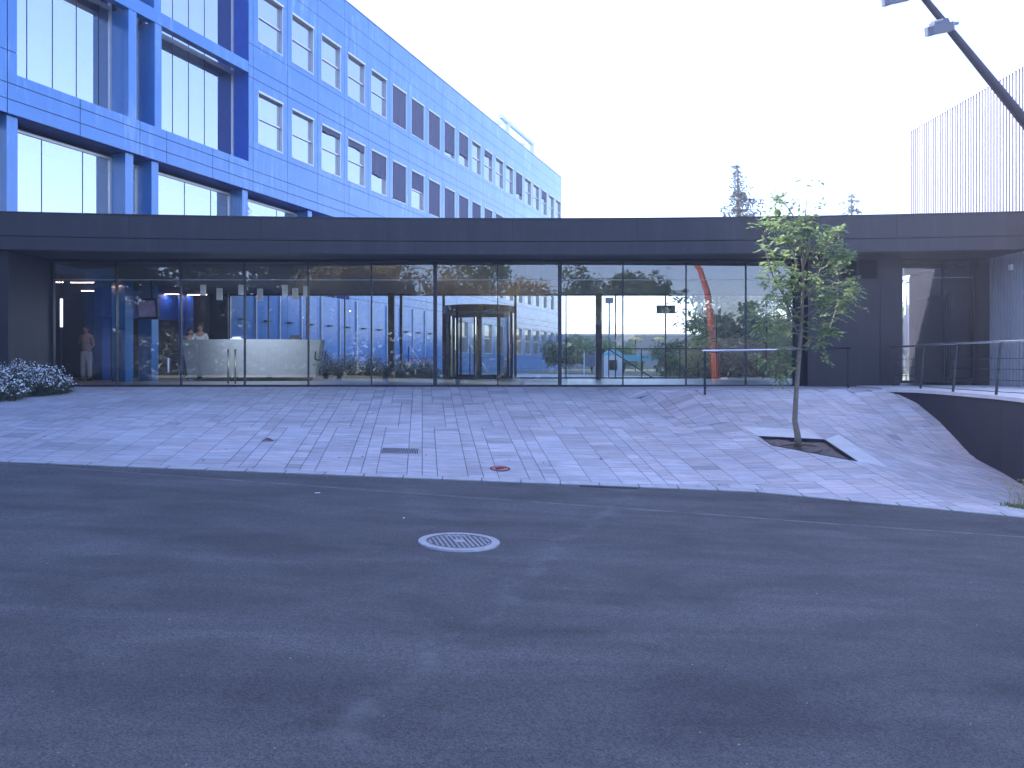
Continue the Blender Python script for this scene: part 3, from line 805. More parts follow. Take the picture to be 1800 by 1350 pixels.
# front glazing
def glass_run(pxs, y, z0, z1, thick=(), matn='glass_front', jz=None, wth=.022, sill=.05, head=.06, fm='frame'):
    X = [PX(p, y) for p in pxs]
    m = MB(); m.box(X[0], X[-1], y-.04, y+.06, z0-.02, z0+sill); m.build("sill", fm, pav)
    m = MB(); m.box(X[0], X[-1], y-.04, y+.06, z1-head, z1+.01); m.build("head_frame", fm, pav)
    for p, x in zip(pxs, X):
        w_ = .085 if p in thick else wth
        m = MB(); m.box(x-w_/2, x+w_/2, y-.035, y+.07, z0+sill, z1-head); m.build("mullion", fm, pav)
    for (p, a), (q_, b) in zip(zip(pxs, X), zip(pxs[1:], X[1:])):
        wa = .0425 if p in thick else wth/2; wb = .0425 if q_ in thick else wth/2
        m = MB(); m.quad([(a+wa, y, z0+sill), (b-wb, y, z0+sill), (b-wb, y, z1-head), (a+wa, y, z1-head)]); m.build("pane", matn, pav)
        if jz:
            m = MB(); m.box(a+wa, b-wb, y-.004, y+.002, jz-.006, jz+.006); m.build("glazing_joint", 'glazjoint', pav)
M['glazjoint'] = mat("clear_silicone_joint", (.45, .55, .58), rough=.4, var=0)
glass_run([92, 205, 318, 430, 542, 653, 765, 875, 984, 1095, 1206, 1311, 1396], YG, 1.0, 3.97, thick=(765, 984, 92), jz=PZ(492, YG))
glass_run([1582, 1658, 1712], YG, 1.1, 3.97, thick=(1582,), jz=PZ(488, YG))
# rear glazing
YR = 27.5
glass_run([404, 472, 539, 606, 691, 705, 780, 906, 995, 1051, 1082, 1170, 1259, 1347, 1415], YR, 1.0, 3.92, thick=(705, 780, 906, 691), matn='glass', wth=.035)
m = MB(); m.box(PX(1051, YR)-.1, PX(1051, YR)+.1, YR-.35, YR-.15, 1.0, 3.92); m.build("inner_column", 'frame', pav)
m = MB(); m.box(PX(691, YR)-.1, PX(691, YR)+.1, YR-.5, YR-.3, 1.0, 3.92); m.build("inner_column", 'frame', pav)
# lobby wall piece at right of lobby and room for the right window
# brass pull handles and white upright handles
for px, a, b, mt, w_ in ((401, 614, 680, 'brass', .02), (413.5, 614, 680, 'brass', .02), (296, 629, 655, 'led_w', .022)):
    x = PX(px, YG-.07); m = MB(); z0, z1 = max(1.07, PZ(b, YG)), PZ(a, YG)
    m.tube([(x, YG-.07, z0), (x, YG-.07, z1)], w_, 8)
    if mt == 'brass':
        for zz in (z0+.12, z1-.12): m.tube([(x, YG-.07, zz), (x, YG, zz)], .008, 6)
    else:
        for zz in (z0+.05, z1-.05): m.tube([(x, YG-.07, zz), (x, YG, zz)], .008, 6)
    m.build("pull_handle", mt if mt == 'brass' else 'white_box', pav, True)
m = MB(); m.box(PX(876, YG)-.15, PX(876, YG)+.15, YG-.12, YG-.04, 3.86, 3.95); bevel(m.build("door_sensor", 'frame', pav))
# side wall interior, white, with dark door
m = MB(); m.box(XR-.12, XR-.004, 18.81, 22.0, 1.0, 3.92); m.build("white_inner_wall", 'white_in', pav)
m = MB(); m.box(XR-.16, XR-.122, 19.9, 21.6, 1.003, 3.27); d_ = m.build("inner_door", 'wall_in', pav)
m = MB(); m.tube([(XR-.2, 20.1, 1.9), (XR-.2, 20.1, 2.3)], .012, 6); m.build("door_handle", 'steel', d_)

# ceiling line lights
def line_light(px0, px1, py, y):
    x0, x1 = PX(px0, y), PX(px1, y); 
    o = empty("line_light", ((x0+x1)/2, y, 3.9), label="", cat="ceiling light", group="warm line lights under the lobby ceiling")
    L = (x1-x0)/2
    m = MB(); m.box(-L, L, -.03, .03, -.02, .018); m.build("housing", 'white_box', o)
    m = MB(); m.box(-L+.01, L-.01, -.022, .022, -.026, -.021); m.build("tube", 'led', o)
    al = bpy.data.lights.new("line_light_glow", 'AREA'); al.shape = 'RECTANGLE'; al.size = max(.2, 2*L-.04); al.size_y = .04; al.energy = 3.4 if x0 > -10.5 else .5; al.color = (1, .86, .8)
    ao = bpy.data.objects.new("line_light_glow", al); COL.objects.link(ao); ao.parent = o; ao.location = (0, 0, -.035)
    return o
LL = [(94, 111, 496, 23.0, "short warm line light in the far left corner of the lobby ceiling"), (124, 165, 497, 23.05, "warm line light above the standing woman, nearest row"),
      (143, 202, 511, 25.8, "longest warm line light left of the second mullion"), (173, 202, 519, 27.0, "short warm line light below the longest one"),
      (288, 315, 518, 27.1, "warm line light just right of the wall screen"), (326, 364, 520, 27.3, "warm line light above the two people at the desk")]
for a, b, c, y, lab in LL:
    o = line_light(a, b, c, y); o['label'] = lab
for px, y0_, y1_, y in ((108, 525, 575, 21.5),):
    x = PX(px, y); o = empty("upright_light_tube", (x, y, 1.0), label="thin upright white light tube at the left end of the lobby", cat="light")
    m = MB(); m.tube([(0, 0, PZ(y1_, y)-1), (0, 0, PZ(y0_, y)-1)], .035, 8); m.build("tube", 'led_w', o, True)
    m = MB(); m.tube([(0, 0, 0), (0, 0, PZ(y1_, y)-1)], .012, 6); m.tube([(0, 0, PZ(y0_, y)-1), (0, 0, 2.9)], .012, 6); m.tube([(0, 0, 0), (0, 0, .02)], .1, 12); m.build("stand", 'dsteel', o)
# pendants
pend0 = None
for i, (px, py, lab) in enumerate(((357, 519, "white cylinder pendant lamp farthest left over the desk"), (386, 527, "white cylinder pendant second from the left, hanging lower"),
                      (424, 518, "white cylinder pendant lamp beside the third mullion"), (457, 528, "white cylinder pendant hanging low right of the third mullion"),
                      (501, 520, "white cylinder pendant lamp over the middle of the desk"), (519, 527, "white cylinder pendant second from the right, hanging low"), (538, 522, "white cylinder pendant lamp farthest right over the desk"))):
    y = 24.2 if i % 2 == 0 else 22.9
    x = PX(px, y); zb0 = PZ(py, y)
    if pend0 is None:
        o = empty("pendant_lamp", (x, y, zb0)); m = MB(); m.tube([(0, 0, 0), (0, 0, .33)], .085, 14); m.build("lamp_shade", 'pend', o, True)
        m = MB(); m.tube([(0, 0, .33), (0, 0, 2.2)], .005, 5); m.build("cord", 'frame', o); pend0 = o
        pend_cord = m
    else:
        o = copy_tree(pend0); o.location = (x, y, zb0)
    for ch in o.children:
        if ch.name.startswith("cord"): ch.scale = (1, 1, 1)
    al = bpy.data.lights.new("pendant_glow", 'AREA'); al.shape = 'DISK'; al.size = .14; al.energy = 2.6; al.color = (.85, .95, 1)
    ao = bpy.data.objects.new("pendant_glow", al); COL.objects.link(ao); ao.parent = o; ao.location = (0, 0, -.01)
    tag(o, lab, "pendant lamp", "white pendant lamps above the reception desk")
    for ch in o.children:
        if ch.name.startswith("cord"):
            ch.scale = (1, 1, (3.92-zb0)/2.2); ch.location = (0, 0, .33*(1-(3.92-zb0)/2.2)+.0)
# reception desk
YD = 24.0
desk = empty("reception_desk", (0, 0, 1.0), label="curved pale reception desk tapering downward with dark lettering at its right end", cat="desk")
m = MB(); ND = 20
xt0, xt1 = PX(322, YD+.6), PX(566, YD+.6); xb0_, xb1_ = PX(329, YD+.6), PX(553, YD+.6)
def dy(t): return YD+.75-.9*math.sin(math.pi*(.1+.8*t))
zt_, zb_ = 1.26, .12
ring = []
for i in range(ND+1):
    t = i/ND; ring.append(((xt0+(xt1-xt0)*t, dy(t), zt_), (xb0_+(xb1_-xb0_)*t, dy(t)+.18, zb_)))
bI = len(m.v)
for a, b in ring: m.v += [a, b, (a[0], a[1]+.6-0*a[1], zt_), (b[0], b[1]+.35, zb_)]
for i in range(ND):
    o_ = bI+i*4; n_ = o_+4
    m.f += [(o_, o_+1, n_+1, n_), (o_, n_, n_+2, o_+2), (o_+2, n_+2, n_+3, o_+3), (o_+1, o_+3, n_+3, n_+1)]; m.mi += [0]*4
m.f += [(bI, bI+2, bI+3, bI+1)]; e_ = bI+ND*4; m.f += [(e_, e_+1, e_+3, e_+2)]; m.mi += [0, 0]
m.build("desk_body", 'desk', desk)
m = MB()
for i in range(ND):
    t0, t1 = i/ND, (i+1)/ND
    m.prism([(xb0_+.15+(xb1_-xb0_-.3)*t0, dy(t0)+.3), (xb0_+.15+(xb1_-xb0_-.3)*t1, dy(t1)+.3), (xb0_+.15+(xb1_-xb0_-.3)*t1, dy(t1)+.48), (xb0_+.15+(xb1_-xb0_-.3)*t0, dy(t0)+.48)], 0.003, .12)
m.build("plinth", 'wall_in', desk)
def text(body, name, size, loc, rot, mt, parent=None, ext=.002, shear=0.0):
    cu = bpy.data.curves.new(name, 'FONT'); cu.body = body; cu.size = size; cu.extrude = ext; cu.shear = shear
    cu.materials.append(M[mt]); o = bpy.data.objects.new(name, cu); COL.objects.link(o); o.location = loc; o.rotation_euler = rot
    me = bpy.data.meshes.new_from_object(o); bpy.data.objects.remove(o); o = bpy.data.objects.new(name, me); COL.objects.link(o)
    o.location = loc; o.rotation_euler = rot
    if parent: o.parent = parent
    return o
tf = .953; sl = math.atan2(.18, 1.14)
text("UI", "lettering", .42, (PX(550, 24.4), dy(tf)+.02, .62), (R(90)-sl, 0, R(18)), 'printing', desk, .004, .15)
text("ECON", "lettering", .1, (PX(548.5, 24.4), dy(tf)+.08, .46), (R(90)-sl, 0, R(18)), 'printing', desk, .004, .1)
def place_on_desk(name, px, w_, h_, d_, mt, label, cat):
    x = PX(px, YD+.5); o = empty(name, (x, YD+.42, 2.262), label=label, cat=cat)
    m = MB(); m.box(-w_/2, w_/2, -d_/2, d_/2, 0, h_*.35); bevel(m.build("base", mt, o), .01)
    m = MB(); m.box(-w_*.35, w_*.35, -d_*.3, d_*.2, h_*.35, h_); bevel(m.build("top", mt, o), .01)
place_on_desk("paper_tray", 418, .34, .09, .25, 'white_box', "small white paper tray lying on the middle of the reception desk", "paper tray")
place_on_desk("desk_monitor", 520, .45, .14, .1, 'frame', "low dark monitor top showing above the right half of the desk", "monitor")
# wall screen
sc = empty("wall_screen", (PX(260, 22.6), 22.6, PZ(543, 22.6)), label="tilted television screen with pale picture hanging on the blue column", cat="television")
sc.rotation_euler = (R(8), 0, R(-14))
m = MB(); m.box(-.33, .33, -.04, .04, -.3, .3); bevel(m.build("casing", 'dsteel', sc), .012)
scm = mat("screen_picture", (.1, .09, .16), rough=.2, var=.5, scale=3, emit=(.4, .35, .62), estr=.12)
n_ = scm.node_tree.nodes; l_ = scm.node_tree.links
l_.new([k for k in n_ if k.type == 'MIX'][0].outputs[2], n_["Principled BSDF"].inputs["Emission Color"])
m = MB(); m.box(-.28, .28, -.046, -.041, -.22, .24); m.build("screen", scm, sc)
m = MB(); m.tube([(0, .04, 0), (0, .2, .1), (0, .25, .9)], .025, 6); m.build("mount_arm", 'dsteel', sc)

# revolving door at the rear
rc = (PX(842, YR+.3), YR+.2); RR = 1.22
rd = empty("revolving_door", (rc[0], rc[1], 1.0), label="dark framed revolving glass door in the rear glazing of the lobby", cat="revolving door")
m = MB()
def arc(r0, r1, z0, z1, a0, a1, n, mb):
    for i in range(n):
        t0 = a0+(a1-a0)*i/n; t1 = a0+(a1-a0)*(i+1)/n
        mb.prism([(r0*math.cos(t0), r0*math.sin(t0)), (r1*math.cos(t0), r1*math.sin(t0)), (r1*math.cos(t1), r1*math.sin(t1)), (r0*math.cos(t1), r0*math.sin(t1))], z0, z1)
arc(.0, RR+.02, 2.28, 2.5, 0, 2*math.pi, 32, m); m.build("drum_canopy", 'frame', rd)
m = MB(); arc(RR-.04, RR+.01, .003, .06, 0, 2*math.pi, 32, m); m.build("base_ring", 'frame', rd)
for an in (R(200), R(235), R(305), R(340), R(20), R(55), R(125), R(160)):
    m = MB(); x, y = (RR-.02)*math.cos(an), (RR-.02)*math.sin(an); m.box(x-.04, x+.04, y-.04, y+.04, .06, 2.28); m.build("post", 'frame', rd)
for a0, a1 in ((R(-55), R(55)), (R(125), R(235))):
    m = MB()
    for i in range(10):
        t0 = a0+(a1-a0)*i/10; t1 = a0+(a1-a0)*(i+1)/10; r_ = RR-.02
        m.quad([(r_*math.cos(t0), r_*math.sin(t0), .06), (r_*math.cos(t1), r_*math.sin(t1), .06), (r_*math.cos(t1), r_*math.sin(t1), 2.28), (r_*math.cos(t0), r_*math.sin(t0), 2.28)])
    m.build("curved_pane", 'glass', rd, True)
for k in range(3):
    an = R(25+120*k); c, s_ = math.cos(an), math.sin(an)
    lf = MB()
    def seg(r0, r1, z0, z1, t=.025): lf.prism([(r0*c-t*s_, r0*s_+t*c), (r0*c+t*s_, r0*s_-t*c), (r1*c+t*s_, r1*s_-t*c), (r1*c-t*s_, r1*s_+t*c)], z0, z1)
    seg(.03, .1, .02, 2.26); seg(RR-.14, RR-.07, .02, 2.26); seg(.1, RR-.14, .02, .14); seg(.1, RR-.14, 2.14, 2.26)
    L_ = lf.build("door_leaf", 'frame', rd)
    m = MB(); m.quad([(.1*c, .1*s_, .14), ((RR-.14)*c, (RR-.14)*s_, .14), ((RR-.14)*c, (RR-.14)*s_, 2.14), (.1*c, .1*s_, 2.14)]); m.build("pane", 'glass', L_)

# hanging sign box by the rear glazing
sb = empty("hanging_sign_box", (PX(1170.5, 26.6), 26.6, PZ(551, 26.6)), label="grey flat sign box hanging on a thin rod inside the rear glazing", cat="sign")
m = MB(); m.box(-.31, .31, -.03, .03, 0, .27); bevel(m.build("box", 'lamp_house', sb), .01)
m = MB(); m.tube([(0, 0, .27), (0, 0, 3.92-PZ(551, 26.6))], .01, 6); m.build("rod", 'frame', sb)

# ---------------------------------------------------------------- corrugated building on the right
cb = empty("corrugated_building", label="tall pale corrugated metal clad building on the right", cat="building")
CX = 11.1; CY0, CY1, CZ = 14.8, 22.2, 8.0
m = MB(); m.box(CX+.06, 24, CY0, CY1, -.8, CZ-.02); m.build("wall", 'corr_shade', cb)
m = MB(); y = CY0+.03
while y < CY1:
    m.box(CX+.015, CX+.058, y, y+.06, .9, CZ); y += .115
m.build("corrugated_cladding", 'corr', cb)
m = MB(); m.box(CX+.008, 24.05, CY0-.02, CY1+.02, CZ+.002, CZ+.04); m.build("roof_trim", 'corr', cb)
m = MB(); m.box(CX-.07, CX-.002, 17.62, 17.72, 3.62, 3.75); bevel(m.build("wall_sensor", 'white_box', cb))

# ---------------------------------------------------------------- leaning mast with floodlights
YM = 13.4
mast = empty("leaning_light_mast", (PX(1800, YM)+4.0, YM, TZ), label="dark leaning mast carrying floodlights across the upper right sky", cat="light mast")
L0 = Vector(mast.location)
P0 = Vector((PX(1627, YM), YM, PZ(0, YM))); P1 = Vector((PX(1800, YM), YM, PZ(212, YM)))
dirm = (P1-P0).normalized(); foot = P1+dirm*((P1.z-TZ)/-dirm.z)
mast.location = (foot.x, foot.y, TZ); L0 = Vector(mast.location)
top = P0-dirm*2.5
m = MB(); m.tube([top-L0, P0-L0, P1-L0, foot-L0], [.042, .052, .085, .13], 12); m.build("mast", 'mast', mast, True)
m = MB(); m.tube([(0, 0, -.05), (0, 0, .03)], .3, 16); m.build("base_plate", 'mast', mast)
def flood(px, py, s=1.0, dy=-.05):
    c = Vector((PX(px, YM+dy), YM+dy, PZ(py, YM+dy)))-L0
    o = bpy.data.objects.new("floodlight", None); COL.objects.link(o); o.parent = mast; o.location = c; o.rotation_euler = (R(12), R(-12), R(8))
    m = MB(); n = 10
    prof = []
    m.prism([(-.15*s, -.09*s), (.11*s, -.11*s), (.15*s, -.07*s), (.15*s, .07*s), (.11*s, .11*s), (-.15*s, .09*s), (-.19*s, .04*s), (-.19*s, -.04*s)], -.055*s, .05*s)
    m.prism([(-.11*s, -.07*s), (.08*s, -.08*s), (.08*s, .08*s), (-.11*s, .07*s)], .05*s, .085*s)
    h = m.build("lamp_housing", 'lamp_house', o); bevel(h, .012)
    m = MB(); m.box(-.14*s, .1*s, -.075*s, .075*s, -.061*s, -.056*s); m.build("lens", 'lens', o)
    for k in range(5):
        pass
    m = MB(); m.box(.09*s, .21*s, -.02, .02, .0, .04); m.tube([(.17*s, 0, .02), (.23*s, 0, .1)], .018, 6); m.build("bracket", 'mast', o)
# floodlights as parts (housing is the mesh itself)
def flood2(px, py, s=1.0):
    c = Vector((PX(px, YM), YM, PZ(py, YM)))-L0
    rot = Matrix.Rotation(R(-12), 4, 'Y') @ Matrix.Rotation(R(14), 4, 'X')
    def tf(mb):
        mb.v = [tuple(rot @ Vector(v)) for v in mb.v]; return mb
    m = MB()
    m.prism([(-.15*s, -.09*s), (.11*s, -.11*s), (.15*s, -.07*s), (.15*s, .07*s), (.11*s, .11*s), (-.15*s, .09*s), (-.19*s, .04*s), (-.19*s, -.04*s)], -.06*s, .05*s)
    m.prism([(-.11*s, -.07*s), (.08*s, -.08*s), (.08*s, .08*s), (-.11*s, .07*s)], .051*s, .09*s)
    for k in range(6): m.box(-.09*s+k*.032*s, -.08*s+k*.032*s, -.06*s, .06*s, .091*s, .11*s)
    m.box(.12*s, .24*s, -.02, .02, .0, .05)
    h = tf(m).build("floodlight", 'lamp_house', mast); h.location = c; bevel(h, .008)
    m = MB(); m.box(-.14*s, .1*s, -.075*s, .075*s, -.068*s, -.061*s); ln = tf(m).build("lens", 'lens', h)
flood2(1653, 50, 1.3); flood2(1577, -3, 1.3)
m = MB(); c = P0+dirm*.55-L0; m.tube([c-dirm*.05, c+dirm*.07], .075, 12); m.tube([c, c+Vector((-.12, 0, .02))], .025, 8); m.build("clamp", 'lamp_house', mast)

# ---------------------------------------------------------------- small things on the paving and the road
def disc(mb, r0, r1, z, n=48, zf=None):
    for i in range(n):
        a = 2*math.pi*i/n; b = 2*math.pi*(i+1)/n
        mb.quad([(r0*math.cos(a), r0*math.sin(a), z), (r1*math.cos(a), r1*math.sin(a), z), (r1*math.cos(b), r1*math.sin(b), z), (r0*math.cos(b), r0*math.sin(b), z)])
mh = empty("manhole_cover", (-.462, 6.96, road_z(-.462)), label="large round cast iron manhole cover with studs in the asphalt", cat="manhole cover")
mh.rotation_euler = (0, math.atan(.04), R(15))
m = MB(); disc(m, .285, .355, .012); 
for i in range(48):
    a = 2*math.pi*i/48; b = 2*math.pi*(i+1)/48
    m.quad([(.355*math.cos(a), .355*math.sin(a), .012), (.362*math.cos(a), .362*math.sin(a), -.01), (.362*math.cos(b), .362*math.sin(b), -.01), (.355*math.cos(b), .355*math.sin(b), .012)])
m.build("outer_ring", 'ironring', mh)
m = MB(); disc(m, 0.0001, .283, .007); m.build("cover_plate", 'iron', mh)
m = MB()
for i in range(-6, 7):
    for j in range(-6, 7):
        x, y = i*.042, j*.042
        if x*x+y*y > .26**2 or (abs(x) < .06 and abs(y) < .06): continue
        x2, y2 = (x+.0, y)
        m.box(x2-.012, x2+.012, y2-.012, y2+.012, .008, .014)
m.build("stud_pattern", 'ironring', mh)
m = MB(); m.box(-.05, .05, -.05, .05, .008, .015); m.box(-.09, .09, .2, .225, .008, .013); disc(m, .262, .27, .009); m.build("badge_plate", 'ironring', mh)

def on_pave(name, px, py, **k):
    x, y = ray_pave(px, py); z = pave_z(x, y); e = .05
    o = empty(name, (x, y, z), **k)
    o.rotation_euler = (math.atan((pave_z(x, y+e)-pave_z(x, y-e))/(2*e)), -math.atan((pave_z(x+e, y)-pave_z(x-e, y))/(2*e)), 0)
    return o, x, y
o, x, y = on_pave("drain_grate", 704, 793, label="small dark rectangular drain grate in the middle of the paving", cat="drain grate")
o.rotation_euler[2] = R(4)
m = MB(); m.box(-.28, .28, -.16, .16, .001, .006); m.build("frame", 'ironring', o)
m = MB()
for i in range(22): m.box(-.265+i*.0245, -.255+i*.0245, -.145, .145, .007, .012)
m.build("bars", 'retain', o)
o, x, y = on_pave("valve_cover", 879, 824, label="small round cover with worn red paint near the road edge", cat="valve cover")
m = MB(); disc(m, .12, .145, .004, 32); m.build("rim", 'iron', o)
m = MB(); disc(m, .0001, .118, .006, 32); m.build("lid", 'redcover', o)
m = MB(); m.box(-.07, .05, -.012, .012, .007, .014); m.box(-.02, .08, .03, .05, .007, .012); m.box(-.06, .0, -.06, -.04, .007, .012); m.build("raised_marks", 'iron', o)
sx_ = PX(1070, 10.45)
o = empty("slot_drain", (sx_, YK-.07, road_z(sx_)), label="narrow dark slot drain against the kerb at the road edge", cat="drain")
o.rotation_euler = (0, math.atan(.04), 0)
m = MB(); m.box(-.38, .38, -.05, .06, .001, .008); m.build("frame", 'iron', o)
m = MB(); 
for i in range(18): m.box(-.36+i*.041, -.345+i*.041, -.035, .045, .009, .012)
m.build("bars", 'retain', o)
o, x, y = on_pave("fallen_leaf", 470, 775, label="single curled brown dead leaf lying on the paving", cat="leaf")
m = MB(); m.quad([(-.1, 0, .0), (-.03, -.04, .03), (.0, 0, .05), (-.03, .05, .02)]); m.quad([(0, 0, .05), (.04, -.04, .02), (.1, .0, .005), (.03, .05, .03)]); m.quad([(-.03, -.04, .03), (.04, -.04, .02), (0, 0, .05)]); m.build("leaf_blade", 'dleaf', o)
for px, py, lab in ((558, 867, "tiny white scrap on the asphalt near the kerb"), (710, 911, "white speck on the asphalt above the manhole cover")):
    yy = 2240/((py-635)-.04*(px-900)); xx = PX(px, yy); o = empty("paper_scrap", (xx, yy, road_z(xx)), label=lab, cat="litter")
    m = MB(); m.prism([(-.03, -.008), (.03, .0), (.028, .014), (-.02, .01)] if px == 558 else [(-.008, -.008), (.008, -.008), (.008, .008), (-.008, .008)], .002, .008); m.build("scrap", 'white_box', o)

# grit, crumbs and pale scrapes lying on the road and against the kerb: one scatter nobody could count
gt = MB(); rn = random.Random(21)
for _ in range(900):
    if rn.random() < .85:
        x = rn.uniform(-8, 6.5); y = yk(x)-abs(rn.gauss(0, .16))-.01
    else:
        y = 2.8+7.4*rn.random()**1.2; x = rn.uniform(-1, 1)*y*.66
    z = road_z(x)+.001; r_ = rn.uniform(.0015, .004) if rn.random() < .95 else rn.uniform(.004, .006)
    b = len(gt.v); gt.v += [(x-r_, y-r_*.6, z), (x+r_, y-r_*.8, z), (x+r_*.7, y+r_, z), (x-r_*.8, y+r_*.7, z), (x, y, z+r_*1.1)]
    gt.f += [(b, b+1, b+4), (b+1, b+2, b+4), (b+2, b+3, b+4), (b+3, b, b+4)]; gt.mi += [0]*4
tag(gt.build("grit", 'ironring'), kind='stuff')
lt = MB()
for _ in range(60):
    x = rn.uniform(-8, 6.6); y = rn.uniform(yk(x)+.2, 17.5)
    if x > wall_x(y)-.2: continue
    z = pave_z(x, y)+.004; r_ = rn.uniform(.012, .03); a = rn.uniform(0, 6)
    c, s_ = math.cos(a), math.sin(a)
    lt.quad([(x+r_*c, y+r_*s_, z), (x-r_*.4*s_, y+r_*.4*c, z+.008), (x-r_*c, y-r_*s_, z), (x+r_*.4*s_, y-r_*.4*c, z+.002)])
tag(lt.build("leaf_litter", 'dleaf'), kind='stuff')
# ---------------------------------------------------------------- vegetation
def leaf_quads(mb, c, size, rn, droop=0.0, n=1, asp=.45):
    for _ in range(n):
        d = Vector((rn.gauss(0, 1), rn.gauss(0, 1), rn.gauss(0, 1)*.6-droop)).normalized()
        s_ = d.cross(Vector((rn.gauss(0, 1), rn.gauss(0, 1), rn.gauss(0, 1)))).normalized()
        L = size*rn.uniform(.7, 1.3); W = L*asp
        p = Vector(c)
        nrm = d.cross(s_)*W*.25
        mb.v += [tuple(p), tuple(p+d*L*.5+s_*W*.5+nrm), tuple(p+d*L), tuple(p+d*L*.5-s_*W*.5+nrm)]
        b = len(mb.v)-4; mb.f.append((b, b+1, b+2, b+3)); mb.mi.append(0)

def compound_leaf(mb, p, d, L, rn, ls=.085):
    """a hanging spray of leaflets along a short rachis"""
    d = d.normalized(); p = Vector(p); side = d.cross(Vector((0, 0, 1)))
    if side.length < .1: side = Vector((1, 0, 0))
    side.normalize(); n = 4
    for i in range(n+1):
        t = (i+.6)/(n+.6); q_ = p+d*L*t+Vector((0, 0, -.35*L*t*t))
        for sg in ((-1, 1) if i < n else (0,)):
            dd = (side*sg*.9+d*.6+Vector((0, 0, -.25+rn.uniform(-.3, .2)))).normalized()
            wdt = dd.cross(Vector((rn.gauss(0, .4), rn.gauss(0, .4), 1))).normalized()
            l_ = ls*rn.uniform(.8, 1.25)
            mb.v += [tuple(q_), tuple(q_+dd*l_*.5+wdt*l_*.24), tuple(q_+dd*l_), tuple(q_+dd*l_*.5-wdt*l_*.2)]
            b = len(mb.v)-4; mb.f.append((b, b+1, b+2, b+3)); mb.mi.append(0)

# young tree, branches traced as real limbs around the trunk
TX, TY = ray_pave(1403, 783); TZ0 = pave_z(TX, TY)-.04
yt = empty("young_tree", (TX, TY, TZ0), label="slender young tree with open leafy crown in the paving pit", cat="tree")
def W(px, py, dy=0): 
    y = TY+dy; return Vector((PX(px, y)-TX, dy, PZ(py, y)-TZ0))
tr_ = MB(); lf = MB(); rn = random.Random(11)
trunk = [W(1403, 785), W(1402, 765, .0), W(1397, 740, .01), W(1399, 700), W(1402, 660), W(1405, 620, .02), W(1408, 580), W(1410, 540, -.02), W(1412, 500, -.03), W(1410, 450, 0), W(1414, 400, .05), W(1418, 350, .05), W(1420, 315, .03)]
rad = [.06, .05, .042, .038, .035, .032, .028, .024, .02, .015, .011, .006, .003]
tr_.tube(trunk, rad, 10)
limbs = [
 ([(1407, 600), (1392, 560), (1378, 520), (1370, 480), (1362, 455)], .3),
 ([(1405, 560), (1384, 530), (1360, 490), (1349, 450), (1341, 425), (1345, 400)], -.25),
 ([(1410, 525), (1425, 515), (1440, 480), (1450, 450), (1458, 430), (1470, 405)], .1),
 ([(1411, 560), (1432, 545), (1455, 515), (1475, 480), (1485, 450)], -.3),
 ([(1409, 590), (1420, 595), (1440, 590), (1458, 580), (1468, 550), (1478, 525), (1492, 510)], .2),
 ([(1408, 610), (1425, 600), (1445, 600), (1455, 585)], -.35),
 ([(1408, 615), (1392, 610), (1375, 612), (1358, 618), (1345, 630)], -.2),
 ([(1409, 570), (1390, 575), (1370, 570), (1350, 560), (1338, 575)], .15),
 ([(1411, 500), (1400, 470), (1392, 430), (1385, 395), (1372, 380)], .1),
 ([(1412, 470), (1422, 440), (1420, 410), (1428, 385)], -.15),
 ([(1412, 450), (1400, 420), (1398, 385), (1385, 365), (1372, 350)], .25),
 ([(1410, 540), (1430, 535), (1452, 540), (1478, 545), (1495, 512)], -.1),
 ([(1407, 590), (1395, 585), (1378, 600), (1368, 640), (1372, 655)], .05),
 ([(1411, 510), (1390, 495), (1368, 500), (1356, 515)], -.35),
 ([(1413, 520), (1435, 500), (1462, 505), (1480, 500)], .35),
]
def spray(p, d, dens=1.0, L=.15):
    for _ in range(max(1, int(dens))):
        dd = (d+Vector((rn.gauss(0, .7), rn.gauss(0, .7), rn.gauss(0, .5)))).normalized()
        compound_leaf(lf, p, dd, L*rn.uniform(.7, 1.3), rn)
for pts, dy_ in limbs:
    n = len(pts); P_ = [W(px, py, dy_*(i/(n-1))) for i, (px, py) in enumerate(pts)]
    P_[0] = W(*pts[0], 0)
    tr_.tube(P_, [.014*(1-i/n)+.003 for i in range(n)], 6)
    for i in range(1, n):
        a, b = P_[i-1], P_[i]; d = (b-a).normalized(); m_ = 2+i//2
        for k in range(m_):
            t = (k+rn.random())/m_; p = a.lerp(b, t)
            # twig
            td = (d*.5+Vector((rn.gauss(0, .8), rn.gauss(0, .8), rn.gauss(.1, .6)))).normalized(); tl = rn.uniform(.06, .26)
            if rn.random() < (.7 if i < 2 else .15): continue
            if p.z < 1.75 and rn.random() < .45: continue
            q_ = p+td*tl; tr_.tube([p, q_], [.003, .0015], 4, cap=False)
            for f_ in (.6, 1.0): spray(p.lerp(q_, f_), td, 1)
    for _ in range(6): spray(P_[-1], (P_[-1]-P_[-2]).normalized(), 1)
